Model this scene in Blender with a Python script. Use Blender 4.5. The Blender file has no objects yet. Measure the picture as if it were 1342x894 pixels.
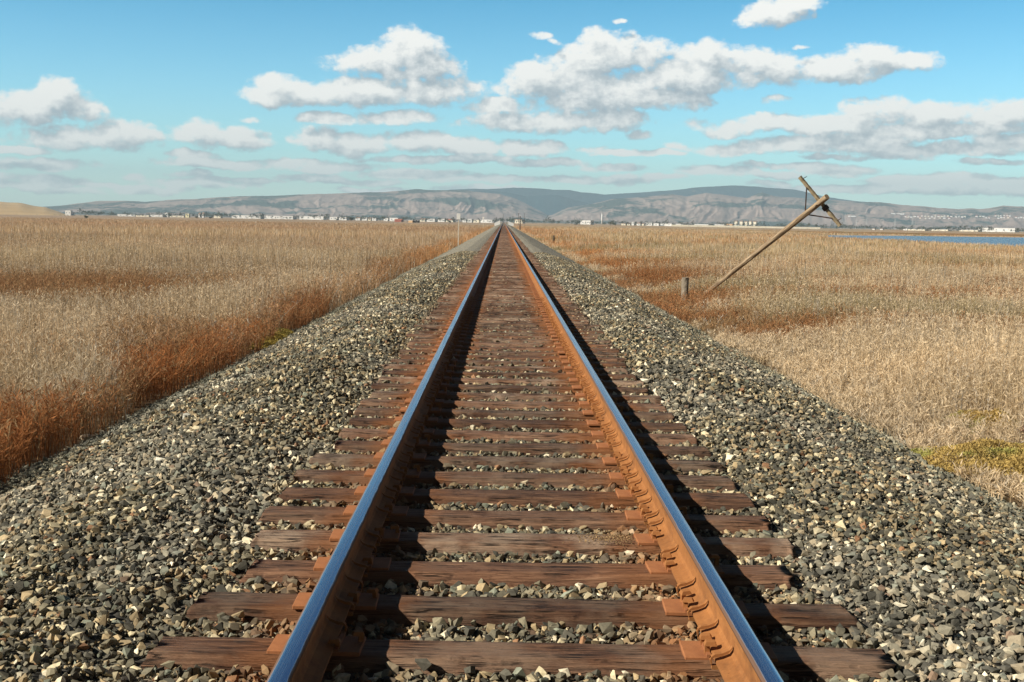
import bpy, bmesh, math, random
import numpy as np
from mathutils import Vector, Matrix
random.seed(7); RNG = np.random.default_rng(11)
scene = bpy.context.scene
COL = scene.collection

# ------------------------------------------------------------------ camera
W, H = 1342.0, 894.0
F = 1540.0
CAMP = Vector((-0.0966, 0.0, 1.56))
PITCH, ROLL = math.radians(5.80), math.radians(1.02)
YAW = math.atan(13.9 / 1540.0 * math.cos(PITCH))
fwd = Vector((math.sin(YAW) * math.cos(PITCH), math.cos(YAW) * math.cos(PITCH), -math.sin(PITCH)))
right0 = fwd.cross(Vector((0, 0, 1))).normalized()
up0 = right0.cross(fwd)
# horizon drops to the right in the picture
right = right0 * math.cos(ROLL) + up0 * math.sin(ROLL)
up = up0 * math.cos(ROLL) - right0 * math.sin(ROLL)

def ray(px, py):
    return (fwd * F + right * (px - W / 2) + up * (H / 2 - py)).normalized()
def gp(px, py, z):                       # picture point -> place on the level z
    d = ray(px, py); t = (z - CAMP.z) / d.z
    return CAMP + d * t
def at(px, py, D):                       # picture point -> place at ground distance D
    d = ray(px, py); t = D / math.hypot(d.x, d.y)
    return CAMP + d * t
def yh(px):                              # picture row of the horizon
    return 290.3 + (px - 659.9) * math.tan(ROLL)

cam_d = bpy.data.cameras.new('camera'); cam = bpy.data.objects.new('camera', cam_d); COL.objects.link(cam)
cam.matrix_world = Matrix(((right.x, up.x, -fwd.x, CAMP.x), (right.y, up.y, -fwd.y, CAMP.y),
                           (right.z, up.z, -fwd.z, CAMP.z), (0, 0, 0, 1)))
cam_d.sensor_width = 36.0; cam_d.lens = F / W * 36.0
cam_d.clip_start = 0.1; cam_d.clip_end = 40000
scene.camera = cam

# ------------------------------------------------------------------ node helper
class NT:
    def __init__(s, tree): s.t = tree; s.n = tree.nodes; s.l = tree.links
    def add(s, typ, ins=None, **kw):
        nd = s.n.new(typ)
        for k, v in kw.items(): setattr(nd, k, v)
        if ins:
            for k, v in ins.items():
                if isinstance(v, bpy.types.NodeSocket): s.l.new(v, nd.inputs[k])
                else: nd.inputs[k].default_value = v
        return nd
    def math(s, op, a, b=0.0, c=0.0, clamp=False):
        nd = s.add('ShaderNodeMath', {0: a, 1: b, 2: c}, operation=op, use_clamp=clamp); return nd.outputs[0]
    def vmath(s, op, a, b=None, c=None, scale=None):
        ins = {0: a}
        if b is not None: ins[1] = b
        if c is not None: ins[2] = c
        nd = s.add('ShaderNodeVectorMath', ins, operation=op)
        if scale is not None:
            if isinstance(scale, bpy.types.NodeSocket): s.l.new(scale, nd.inputs['Scale'])
            else: nd.inputs['Scale'].default_value = scale
        return nd.outputs['Value'] if op in ('LENGTH', 'DOT_PRODUCT', 'DISTANCE') else nd.outputs[0]
    def noise(s, vec, scale, detail=4.0, rough=0.55, dist=0.0, dim='3D'):
        return s.add('ShaderNodeTexNoise', {'Vector': vec, 'Scale': scale, 'Detail': detail, 'Roughness': rough, 'Distortion': dist}, noise_dimensions=dim)
    def ramp(s, fac, stops, interp='LINEAR'):
        nd = s.add('ShaderNodeValToRGB', {0: fac}); cr = nd.color_ramp; cr.interpolation = interp
        while len(cr.elements) < len(stops): cr.elements.new(0.5)
        for e, (p, c) in zip(cr.elements, stops):
            e.position = p; e.color = (c, c, c, 1) if isinstance(c, (int, float)) else (*c, 1)
        return nd.outputs[0]
    def mix(s, fac, a, b, blend='MIX'):
        nd = s.add('ShaderNodeMix', data_type='RGBA', blend_type=blend)
        for i, v in ((0, fac), (6, a), (7, b)):
            if isinstance(v, bpy.types.NodeSocket): s.l.new(v, nd.inputs[i])
            else: nd.inputs[i].default_value = (*v, 1) if isinstance(v, tuple) and len(v) == 3 else v
        return nd.outputs[2]
    def maprange(s, v, a, b, c=0.0, d=1.0, smooth=False):
        nd = s.add('ShaderNodeMapRange', {0: v, 1: a, 2: b, 3: c, 4: d}, interpolation_type='SMOOTHSTEP' if smooth else 'LINEAR')
        return nd.outputs[0]

def mat(name):
    m = bpy.data.materials.new(name); m.use_nodes = True
    nt = NT(m.node_tree); b = nt.n['Principled BSDF']; b.inputs['Specular IOR Level'].default_value = 0.25
    return m, nt, b
def setin(nt, node, key, v):
    if isinstance(v, bpy.types.NodeSocket): nt.l.new(v, node.inputs[key])
    else: node.inputs[key].default_value = (*v, 1) if isinstance(v, tuple) and len(v) == 3 else v
def bump(nt, b, h, strength, dist):
    bp = nt.add('ShaderNodeBump', {'Height': h, 'Strength': strength, 'Distance': dist}); nt.l.new(bp.outputs[0], b.inputs['Normal'])

def mottled(name, c1, c2, scale=3.0, rough=0.9, bs=0.0, bd=0.01, stretch=None, metal=0.0):
    m, nt, b = mat(name)
    co = nt.add('ShaderNodeTexCoord').outputs['Object']
    if stretch: co = nt.add('ShaderNodeMapping', {'Vector': co, 'Scale': stretch}).outputs[0]
    n = nt.noise(co, scale, 6, 0.65).outputs[0]
    setin(nt, b, 'Base Color', nt.mix(nt.maprange(n, 0.35, 0.65), c1, c2))
    b.inputs['Roughness'].default_value = rough; b.inputs['Metallic'].default_value = metal
    if bs: bump(nt, b, n, bs, bd)
    return m

# ------------------------------------------------------------------ object helpers
def tag(o, label=None, cat=None, group=None, kind=None):
    if label: o['label'] = label
    if cat: o['category'] = cat
    if group: o['group'] = group
    if kind: o['kind'] = kind
    return o
def link(name, me, material=None, parent=None):
    o = bpy.data.objects.new(name, me); COL.objects.link(o)
    if material is not None and me is not None and len(me.materials) == 0: me.materials.append(material)
    if parent is not None: o.parent = parent
    return o
def empty(name, loc, rz=0.0):
    o = bpy.data.objects.new(name, None); COL.objects.link(o); o.location = loc; o.rotation_euler = (0, 0, rz)
    o.empty_display_size = 0.2
    return o
def copy_tree(o, parent=None):
    c = o.copy(); COL.objects.link(c)
    if parent is not None: c.parent = parent
    for ch in list(o.children): copy_tree(ch, c)
    return c
def mesh_from(name, verts, faces, smooth=False):
    me = bpy.data.meshes.new(name); me.from_pydata([tuple(v) for v in verts], [], faces); me.update()
    if smooth:
        me.polygons.foreach_set('use_smooth', [True] * len(me.polygons))
    return me
def mesh_np(name, V, idx, sizes, col=None, smooth=False):
    """V (n,3), idx flat loop indices, sizes per face (array)"""
    me = bpy.data.meshes.new(name)
    me.vertices.add(len(V)); me.vertices.foreach_set('co', np.ascontiguousarray(V, dtype=np.float32).ravel())
    me.loops.add(len(idx)); me.loops.foreach_set('vertex_index', np.ascontiguousarray(idx, dtype=np.int32))
    starts = np.zeros(len(sizes), dtype=np.int32); starts[1:] = np.cumsum(sizes)[:-1]
    me.polygons.add(len(sizes)); me.polygons.foreach_set('loop_start', starts)
    me.polygons.foreach_set('loop_total', np.asarray(sizes, dtype=np.int32))
    me.polygons.foreach_set('use_smooth', np.full(len(sizes), bool(smooth)))
    if col is not None:
        a = me.color_attributes.new('tint', 'FLOAT_COLOR', 'POINT')
        c4 = np.ones((len(V), 4), dtype=np.float32); c4[:, :3] = col
        a.data.foreach_set('color', c4.ravel())
    me.update(calc_edges=True)
    return me
def bm_box(bm, c, s, rot=None, taper=1.0):
    vs = []
    for k in range(8):
        x = (-1, 1)[k & 1] * s[0] / 2; y = (-1, 1)[k >> 1 & 1] * s[1] / 2; z = (-1, 1)[k >> 2 & 1] * s[2] / 2
        if k >> 2 & 1: x *= taper; y *= taper
        p = Vector((x, y, z))
        if rot is not None: p = rot @ p
        vs.append(bm.verts.new(p + Vector(c)))
    for f in ((0, 2, 3, 1), (4, 5, 7, 6), (0, 1, 5, 4), (2, 6, 7, 3), (0, 4, 6, 2), (1, 3, 7, 5)):
        bm.faces.new([vs[i] for i in f])
    return vs
def bm_tube(bm, p0, p1, r0, r1, n=10, cap=True, wob=0.0):
    p0 = Vector(p0); p1 = Vector(p1); d = (p1 - p0).normalized()
    a = d.orthogonal().normalized(); b = d.cross(a); rings = []
    for p, r in ((p0, r0), (p1, r1)):
        rings.append([bm.verts.new(p + (a * math.cos(2 * math.pi * k / n) + b * math.sin(2 * math.pi * k / n)) * r * (1 + random.uniform(-wob, wob))) for k in range(n)])
    for k in range(n):
        bm.faces.new((rings[0][k], rings[0][(k + 1) % n], rings[1][(k + 1) % n], rings[1][k]))
    if cap: bm.faces.new(rings[0][::-1]); bm.faces.new(rings[1])
def bm_obj(name, bm, material, parent=None, smooth=False, bevel=0.0):
    if bevel: bmesh.ops.bevel(bm, geom=list(bm.edges), offset=bevel, segments=2, affect='EDGES', profile=0.6)
    bmesh.ops.recalc_face_normals(bm, faces=bm.faces)
    me = bpy.data.meshes.new(name); bm.to_mesh(me); bm.free()
    if smooth: me.polygons.foreach_set('use_smooth', [True] * len(me.polygons))
    return link(name, me, material, parent)

# ------------------------------------------------------------------ numpy noise
def _hash(ix, iy, seed):
    h = (ix.astype(np.int64) * 374761393 + iy.astype(np.int64) * 668265263 + seed * 1442695041) & 0xffffffff
    h = ((h ^ (h >> 13)) * 1274126177) & 0xffffffff
    h = h ^ (h >> 16)
    return (h & 0xffffff) / float(0xffffff)
def vnoise(x, y, seed=0):
    x = np.asarray(x, dtype=float); y = np.asarray(y, dtype=float)
    ix = np.floor(x); iy = np.floor(y); fx = x - ix; fy = y - iy
    fx = fx * fx * (3 - 2 * fx); fy = fy * fy * (3 - 2 * fy)
    a = _hash(ix, iy, seed); b = _hash(ix + 1, iy, seed); c = _hash(ix, iy + 1, seed); d = _hash(ix + 1, iy + 1, seed)
    return (a * (1 - fx) + b * fx) * (1 - fy) + (c * (1 - fx) + d * fx) * fy
def fbm(x, y, seed=0, octv=4, gain=0.5):
    s = 0.0; a = 1.0; t = 0.0
    for o in range(octv):
        s = s + a * vnoise(x * 2 ** o + 17.3 * o, y * 2 ** o - 9.1 * o, seed + o); t += a; a *= gain
    return s / t
def sstep(a, b, v):
    t = np.clip((v - a) / (b - a), 0, 1); return t * t * (3 - 2 * t)

# ------------------------------------------------------------------ world: sky + clouds
TRAVEL = Vector((1.0, 0.40, -0.775)).normalized()        # way the sunlight goes
SUN = -TRAVEL
EL = math.asin(SUN.z); AZ = math.atan2(SUN.x, SUN.y)
world = bpy.data.worlds.new('World'); scene.world = world; world.use_nodes = True
world.cycles.sampling_method = 'MANUAL'; world.cycles.sample_map_resolution = 256
nt = NT(world.node_tree); nt.n.clear()
SKY_STRENGTH = 0.075
sky = nt.add('ShaderNodeTexSky', sky_type='NISHITA'); sky.sun_disc = False
sky.sun_elevation = EL; sky.sun_rotation = AZ; sky.air_density = 1.0; sky.dust_density = 0.6; sky.ozone_density = 1.6; sky.altitude = 0
dirv = nt.add('ShaderNodeTexCoord').outputs['Generated']
sep = nt.add('ShaderNodeSeparateXYZ', {0: dirv})
azn = nt.math('ARCTAN2', sep.outputs[0], sep.outputs[1])
eln = nt.math('ARCSINE', sep.outputs[2])
P = nt.add('ShaderNodeCombineXYZ', {0: azn, 1: eln, 2: 0.0}).outputs[0]
CL = [ # picture centre, radii of each puff
 (30,140,52,24),(72,130,34,27),(104,142,34,20),(15,128,30,16),
 (125,183,88,17),(165,178,50,18),
 (265,178,38,19),(315,181,48,15),
 (540,62,46,26),(495,84,62,22),(560,86,46,22),(365,112,38,21),(345,124,36,14),(410,122,52,18),(480,120,72,20),(565,118,68,22),(615,112,30,14),
 (520,152,54,11),(325,157,22,6),(425,154,42,9),
 (415,182,34,19),(465,190,62,15),(548,186,50,17),(610,192,66,14),(690,194,50,12),
 (776,52,22,22),(805,66,42,26),(850,68,44,20),(760,84,58,30),(700,104,52,22),(655,112,24,16),(930,76,52,22),(905,100,82,26),(1000,92,70,22),(1090,90,66,19),(1140,76,44,18),(1185,84,46,14),
 (780,118,110,30),(860,128,80,18),(690,160,82,15),(780,158,76,17),(650,140,44,14),(1015,128,28,8),(840,178,26,7),
 (1018,16,44,20),(985,30,30,12),(1045,4,34,12),(1045,64,18,4),(708,48,24,7),(725,56,14,5),(811,24,14,4),
 (1150,146,50,19),(1100,162,70,15),(1010,158,52,12),(910,162,26,13),(960,168,46,12),(1235,150,58,19),(1310,152,64,21),(1370,160,60,22),(1230,172,150,11),(1120,188,96,15),(1020,188,64,13),(950,196,48,9),(1220,196,120,10),(1330,186,60,11),(888,192,24,7),
 (780,196,30,7),(690,214,46,7),(940,224,64,8),(1010,228,50,6),(870,232,34,5),(710,236,110,5),(560,228,70,6),(470,238,60,5),(420,222,40,6),(246,230,34,6),(172,232,15,5),(70,224,16,5),(320,236,60,4),(120,243,70,4),(1300,212,44,5),(1080,246,120,6),(1220,250,130,6),(640,208,60,7),(1290,238,80,4),(20,196,40,6),(250,205,36,6)]
_rc = random.Random(3)
for _k in range(40):
    _y = _rc.uniform(200, 256); CL.append((_rc.uniform(-40, 1380), _y, _rc.uniform(34, 90), _rc.uniform(5, 8.5)))
g = bpy.data.node_groups.new('cloud_field', 'ShaderNodeTree')
g.interface.new_socket('P', in_out='INPUT', socket_type='NodeSocketVector')
g.interface.new_socket('Field', in_out='OUTPUT', socket_type='NodeSocketFloat')
gt = NT(g); gi = gt.add('NodeGroupInput'); go = gt.add('NodeGroupOutput')
wn = gt.noise(gi.outputs[0], 26.0, 4, 0.55).outputs['Color']
wv = gt.vmath('MULTIPLY', gt.vmath('SUBTRACT', wn, (0.5, 0.5, 0.5)), (0.026, 0.014, 0.0))
pw = gt.vmath('ADD', gi.outputs[0], wv)
acc = None
for (cx, cy, rx, ry) in CL:
    d = ray(cx, cy); a0 = math.atan2(d.x, d.y); e0 = math.asin(d.z); ix, iy = F / rx, F / ry
    q = gt.vmath('MULTIPLY_ADD', pw, (ix, iy, 0.0), (-a0 * ix, -e0 * iy, 0.0))
    l = gt.vmath('DOT_PRODUCT', q, q)
    wk = 0.42 if rx < 31 else (0.12 if cy > 203 else 0.0)
    if wk: l = gt.math('ADD', l, wk)
    if acc is None: acc = l
    else: acc = gt.add('ShaderNodeMath', {0: acc, 1: l, 2: 0.30}, operation='SMOOTH_MIN').outputs[0]
# cauliflower detail, finer towards the horizon
st = gt.vmath('MULTIPLY', gi.outputs[0], (1.0, 1.35, 1.0))
n1 = gt.noise(st, 34.0, 8, 0.58).outputs[0]
n2 = gt.noise(st, 110.0, 6, 0.62).outputs[0]
nn = gt.math('ADD', gt.math('MULTIPLY', gt.math('SUBTRACT', n1, 0.5), 2.6), gt.math('MULTIPLY', gt.math('SUBTRACT', n2, 0.5), 1.5))
fld = gt.math('ADD', gt.math('SUBTRACT', 1.15, gt.math('MINIMUM', acc, 5.0)), nn)
gt.l.new(fld, go.inputs[0])
def field(p):
    nd = nt.add('ShaderNodeGroup'); nd.node_tree = g; nt.l.new(p, nd.inputs[0]); return nd.outputs[0]
f0 = field(P)
f1 = field(nt.vmath('ADD', P, (-0.008, 0.012, 0.0)))
alpha = nt.maprange(f0, -0.06, 0.75, smooth=True)
g_ = nt.math('SUBTRACT', f0, f1)
light = nt.math('ADD', nt.math('MULTIPLY', g_, 0.60), 0.50, clamp=True)
ccol = nt.ramp(light, [(0.0, (0.42, 0.49, 0.55)), (0.30, (0.58, 0.64, 0.67)), (0.60, (0.88, 0.90, 0.89)), (0.92, (1.18, 1.16, 1.10))])
lowfade = nt.maprange(eln, 0.008, 0.06, 0.75, 0.97)
alpha = nt.math('MULTIPLY', alpha, lowfade)
zen = nt.ramp(nt.maprange(eln, 0.0, 1.0), [(0.0, (1.72, 2.30, 2.55)), (0.06, (1.02, 1.72, 1.92)), (0.19, (0.28, 1.08, 1.36)), (0.34, (0.16, 0.42, 0.70)), (1.0, (0.10, 0.15, 0.24))])   # turquoise low down, deep blue overhead, darkened there to deepen the ground shadows
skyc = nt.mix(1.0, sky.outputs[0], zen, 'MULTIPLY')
skyc = nt.vmath('SCALE', skyc, scale=nt.maprange(nt.math('ABSOLUTE', azn), 0.5, 0.95, 1.0, 0.22, smooth=True))  # unseen sky to the sides and behind dimmed to cut fill in shadows
cl_s = nt.vmath('SCALE', ccol, scale=0.64 / SKY_STRENGTH)
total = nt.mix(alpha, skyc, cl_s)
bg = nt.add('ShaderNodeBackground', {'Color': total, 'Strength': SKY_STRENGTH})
wo = nt.add('ShaderNodeOutputWorld'); nt.l.new(bg.outputs[0], wo.inputs[0])

sl = bpy.data.lights.new('sun', 'SUN'); sl.energy = 5.0; sl.angle = math.radians(0.53); sl.color = (1.0, 0.93, 0.82)
so = bpy.data.objects.new('sun', sl); COL.objects.link(so); so.rotation_euler = TRAVEL.to_track_quat('-Z', 'Y').to_euler(); so.location = (-20, -5, 30)
scene.cycles.diffuse_bounces = 2
vs = scene.view_settings; vs.view_transform = 'Standard'; vs.look = 'None'; vs.exposure = 0.55; vs.gamma = 1.0; vs.use_curve_mapping = False

# ------------------------------------------------------------------ materials
def tinted(name, rough=0.95, translucent=0.0, spec=0.15, noise=None):
    m, nt, b = mat(name)
    a = nt.add('ShaderNodeAttribute', attribute_name='tint').outputs[0]
    if noise:
        co = nt.add('ShaderNodeTexCoord').outputs['Object']
        n = nt.noise(co, noise[0], 5, 0.7).outputs[0]
        a = nt.mix(1.0, a, nt.ramp(n, [(0.3, noise[1]), (0.7, noise[2])]), 'MULTIPLY')
    nt.l.new(a, b.inputs['Base Color']); b.inputs['Roughness'].default_value = rough; b.inputs['Specular IOR Level'].default_value = spec
    if translucent:
        tr = nt.add('ShaderNodeBsdfTranslucent'); nt.l.new(a, tr.inputs[0])
        mx = nt.add('ShaderNodeMixShader', {0: translucent}); nt.l.new(b.outputs[0], mx.inputs[1]); nt.l.new(tr.outputs[0], mx.inputs[2])
        nt.l.new(mx.outputs[0], nt.n['Material Output'].inputs[0])
    return m
M_grass = tinted('dry_grass', 0.9, 0.35)
M_leaf = tinted('leaf', 0.85, 0.15)
M_stone = tinted('stone', 0.9, noise=(60.0, 0.72, 1.25))
M_field = tinted('field_soil', 0.95)

def wood_material():
    m, nt, b = mat('creosote_wood')
    tc = nt.add('ShaderNodeTexCoord').outputs['Object']
    rnd = nt.add('ShaderNodeObjectInfo').outputs['Random']
    off = nt.add('ShaderNodeCombineXYZ', {0: nt.math('MULTIPLY', rnd, 31.0), 1: nt.math('MULTIPLY', rnd, 17.0), 2: 0.0}).outputs[0]
    co = nt.vmath('ADD', tc, off)
    gr = nt.add('ShaderNodeMapping', {'Vector': co, 'Scale': (2.2, 34.0, 34.0)}).outputs[0]
    n = nt.noise(gr, 1.6, 8, 0.7, 0.6).outputs[0]
    fine = nt.noise(nt.add('ShaderNodeMapping', {'Vector': co, 'Scale': (5.0, 150.0, 150.0)}).outputs[0], 1.0, 5, 0.7).outputs[0]
    blot = nt.noise(co, 3.0, 5, 0.6).outputs[0]
    c = nt.ramp(n, [(0.26, (0.022, 0.012, 0.008)), (0.46, (0.105, 0.050, 0.028)), (0.62, (0.20, 0.105, 0.058)), (0.85, (0.36, 0.23, 0.14))])
    c = nt.mix(nt.maprange(fine, 0.56, 0.72), c, nt.mix(1.0, c, (0.35, 0.33, 0.33), 'MULTIPLY'))
    rn3 = nt.math('FRACT', nt.math('MULTIPLY', rnd, 13.7))
    pale = nt.math('MULTIPLY', nt.maprange(blot, 0.40, 0.60), nt.maprange(rn3, 0.2, 0.9, 0.10, 0.95))
    c = nt.mix(pale, c, nt.mix(0.75, c, nt.mix(fine, (0.24, 0.175, 0.12), (0.42, 0.32, 0.225))))
    crk = nt.noise(nt.add('ShaderNodeMapping', {'Vector': co, 'Scale': (1.6, 42.0, 20.0)}).outputs[0], 1.0, 3, 0.5, 0.3).outputs[0]
    crack = nt.maprange(nt.math('ABSOLUTE', nt.math('SUBTRACT', crk, 0.5)), 0.008, 0.03, 1.0, 0.0)
    crack = nt.math('MULTIPLY', crack, nt.maprange(nt.noise(co, 5.0, 3, 0.6).outputs[0], 0.44, 0.58))
    c = nt.mix(nt.math('MULTIPLY', crack, 0.9), c, (0.012, 0.008, 0.006))
    stain = nt.maprange(nt.noise(co, 7.0, 6, 0.7).outputs[0], 0.56, 0.66, 0.0, 0.75)
    c = nt.mix(stain, c, nt.mix(1.0, c, (0.35, 0.30, 0.28), 'MULTIPLY'))
    br = nt.maprange(nt.math('FRACT', nt.math('MULTIPLY', rnd, 7.31)), 0.0, 1.0, 0.85, 1.75)
    c = nt.vmath('SCALE', c, scale=br)
    # rust washed off the rails on to the timber
    sx = nt.add('ShaderNodeSeparateXYZ', {0: nt.add('ShaderNodeNewGeometry').outputs['Position']})
    ax = nt.math('ABSOLUTE', nt.math('SUBTRACT', nt.math('ABSOLUTE', sx.outputs[0]), 0.72))
    st = nt.maprange(nt.math('ADD', ax, nt.math('MULTIPLY', nt.math('SUBTRACT', blot, 0.5), 0.5)), 0.12, 0.40, 0.9, 0.0, smooth=True)
    st = nt.math('MULTIPLY', st, nt.maprange(sx.outputs[1], 4.0, 10.0, 0.55, 0.95))
    c = nt.mix(st, c, nt.mix(n, (0.20, 0.075, 0.025), (0.34, 0.13, 0.04)))
    nt.l.new(c, b.inputs['Base Color']); b.inputs['Roughness'].default_value = 0.85
    bump(nt, b, nt.math('SUBTRACT', nt.math('ADD', n, nt.math('MULTIPLY', fine, 0.6)), nt.math('MULTIPLY', crack, 0.9)), 1.0, 0.016)
    return m
M_wood = wood_material()
def rust_material(name, dark, lite, sc):
    m, nt, b = mat(name)
    co = nt.add('ShaderNodeTexCoord').outputs['Object']
    n = nt.noise(co, sc, 7, 0.7).outputs[0]; n2 = nt.noise(co, sc * 9, 4, 0.7).outputs[0]
    f = nt.math('ADD', nt.math('MULTIPLY', n, 0.7), nt.math('MULTIPLY', n2, 0.3))
    big = nt.noise(co, 1.7, 6, 0.75).outputs[0]
    c = nt.ramp(f, [(0.34, dark), (0.66, lite)]); c = nt.mix(nt.maprange(big, 0.52, 0.68, 0.0, 0.65), c, (dark[0] * .45, dark[1] * .5, dark[2] * .7)); c = nt.mix(nt.maprange(n2, 0.62, 0.72, 0.0, 0.7), c, (dark[0] * .4, dark[1] * .42, dark[2] * .6))
    setin(nt, b, 'Base Color', c); b.inputs['Roughness'].default_value = 0.88
    bump(nt, b, n2, 0.35, 0.002); return m
M_rust = rust_material('rusty_steel', (0.235, 0.095, 0.030), (0.40, 0.17, 0.052), 9.0)
M_rustp = rust_material('rusty_plate', (0.25, 0.095, 0.037), (0.40, 0.165, 0.065), 14.0)
def polished():
    m, nt, b = mat('polished_steel')
    co = nt.add('ShaderNodeTexCoord').outputs['Object']
    stx = nt.add('ShaderNodeMapping', {'Vector': co, 'Scale': (160.0, 0.7, 1.0)}).outputs[0]
    n = nt.noise(stx, 1.0, 4, 0.6).outputs[0]
    sx = nt.add('ShaderNodeSeparateXYZ', {0: co}); ed = nt.noise(nt.add('ShaderNodeMapping', {'Vector': co, 'Scale': (20.0, 5.0, 20.0)}).outputs[0], 1.0, 6, 0.7).outputs[0]
    e = nt.math('ADD', nt.math('ABSOLUTE', nt.math('SUBTRACT', sx.outputs[0], 0.002)), nt.math('MULTIPLY', nt.math('SUBTRACT', ed, 0.5), 0.012))
    worn = nt.maprange(e, 0.0245, 0.031, 0.0, 1.0, smooth=True)
    setin(nt, b, 'Base Color', nt.mix(worn, nt.mix(n, (0.30, 0.33, 0.40), (0.50, 0.53, 0.58)), (0.15, 0.085, 0.055))); setin(nt, b, 'Metallic', nt.math('SUBTRACT', 1.0, worn))
    setin(nt, b, 'Roughness', nt.mix(worn, nt.maprange(n, 0.3, 0.7, 0.14, 0.36), (0.8, 0.8, 0.8))); return m
M_steel = polished()
def bed_material():
    m, nt, b = mat('ballast_bed')
    co = nt.add('ShaderNodeTexCoord').outputs['Object']
    v = nt.add('ShaderNodeTexVoronoi', {'Vector': co, 'Scale': 20.0}, feature='F1')
    r = nt.add('ShaderNodeSeparateColor', {0: v.outputs['Color']}).outputs[0]
    c = nt.ramp(r, [(0.0, (0.04, 0.038, 0.033)), (0.5, (0.08, 0.075, 0.06)), (0.8, (0.15, 0.13, 0.09)), (0.93, (0.30, 0.27, 0.20))])
    sx = nt.add('ShaderNodeSeparateXYZ', {0: co})
    # rust and fines where the track is, greenish fines at the outer foot
    ax = nt.math('ABSOLUTE', sx.outputs[0])
    c = nt.mix(nt.maprange(sx.outputs[1], 20.0, 65.0), c, nt.mix(0.5, nt.mix(1.0, c, (2.0, 2.0, 2.0), 'MULTIPLY'), (0.24, 0.22, 0.17)))      # beyond the loose stones the bed itself is the gravel
    c = nt.mix(nt.maprange(ax, 1.45, 1.2, 0.0, 0.75), c, (0.12, 0.072, 0.042))
    c = nt.mix(nt.maprange(ax, 3.5, 4.2, 0.0, 0.7), c, (0.20, 0.215, 0.165))
    nt.l.new(c, b.inputs['Base Color']); b.inputs['Roughness'].default_value = 0.95
    h = nt.math('SUBTRACT', 1.0, v.outputs['Distance'])
    bump(nt, b, h, 1.0, 0.035); return m
M_bed = bed_material()

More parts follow.
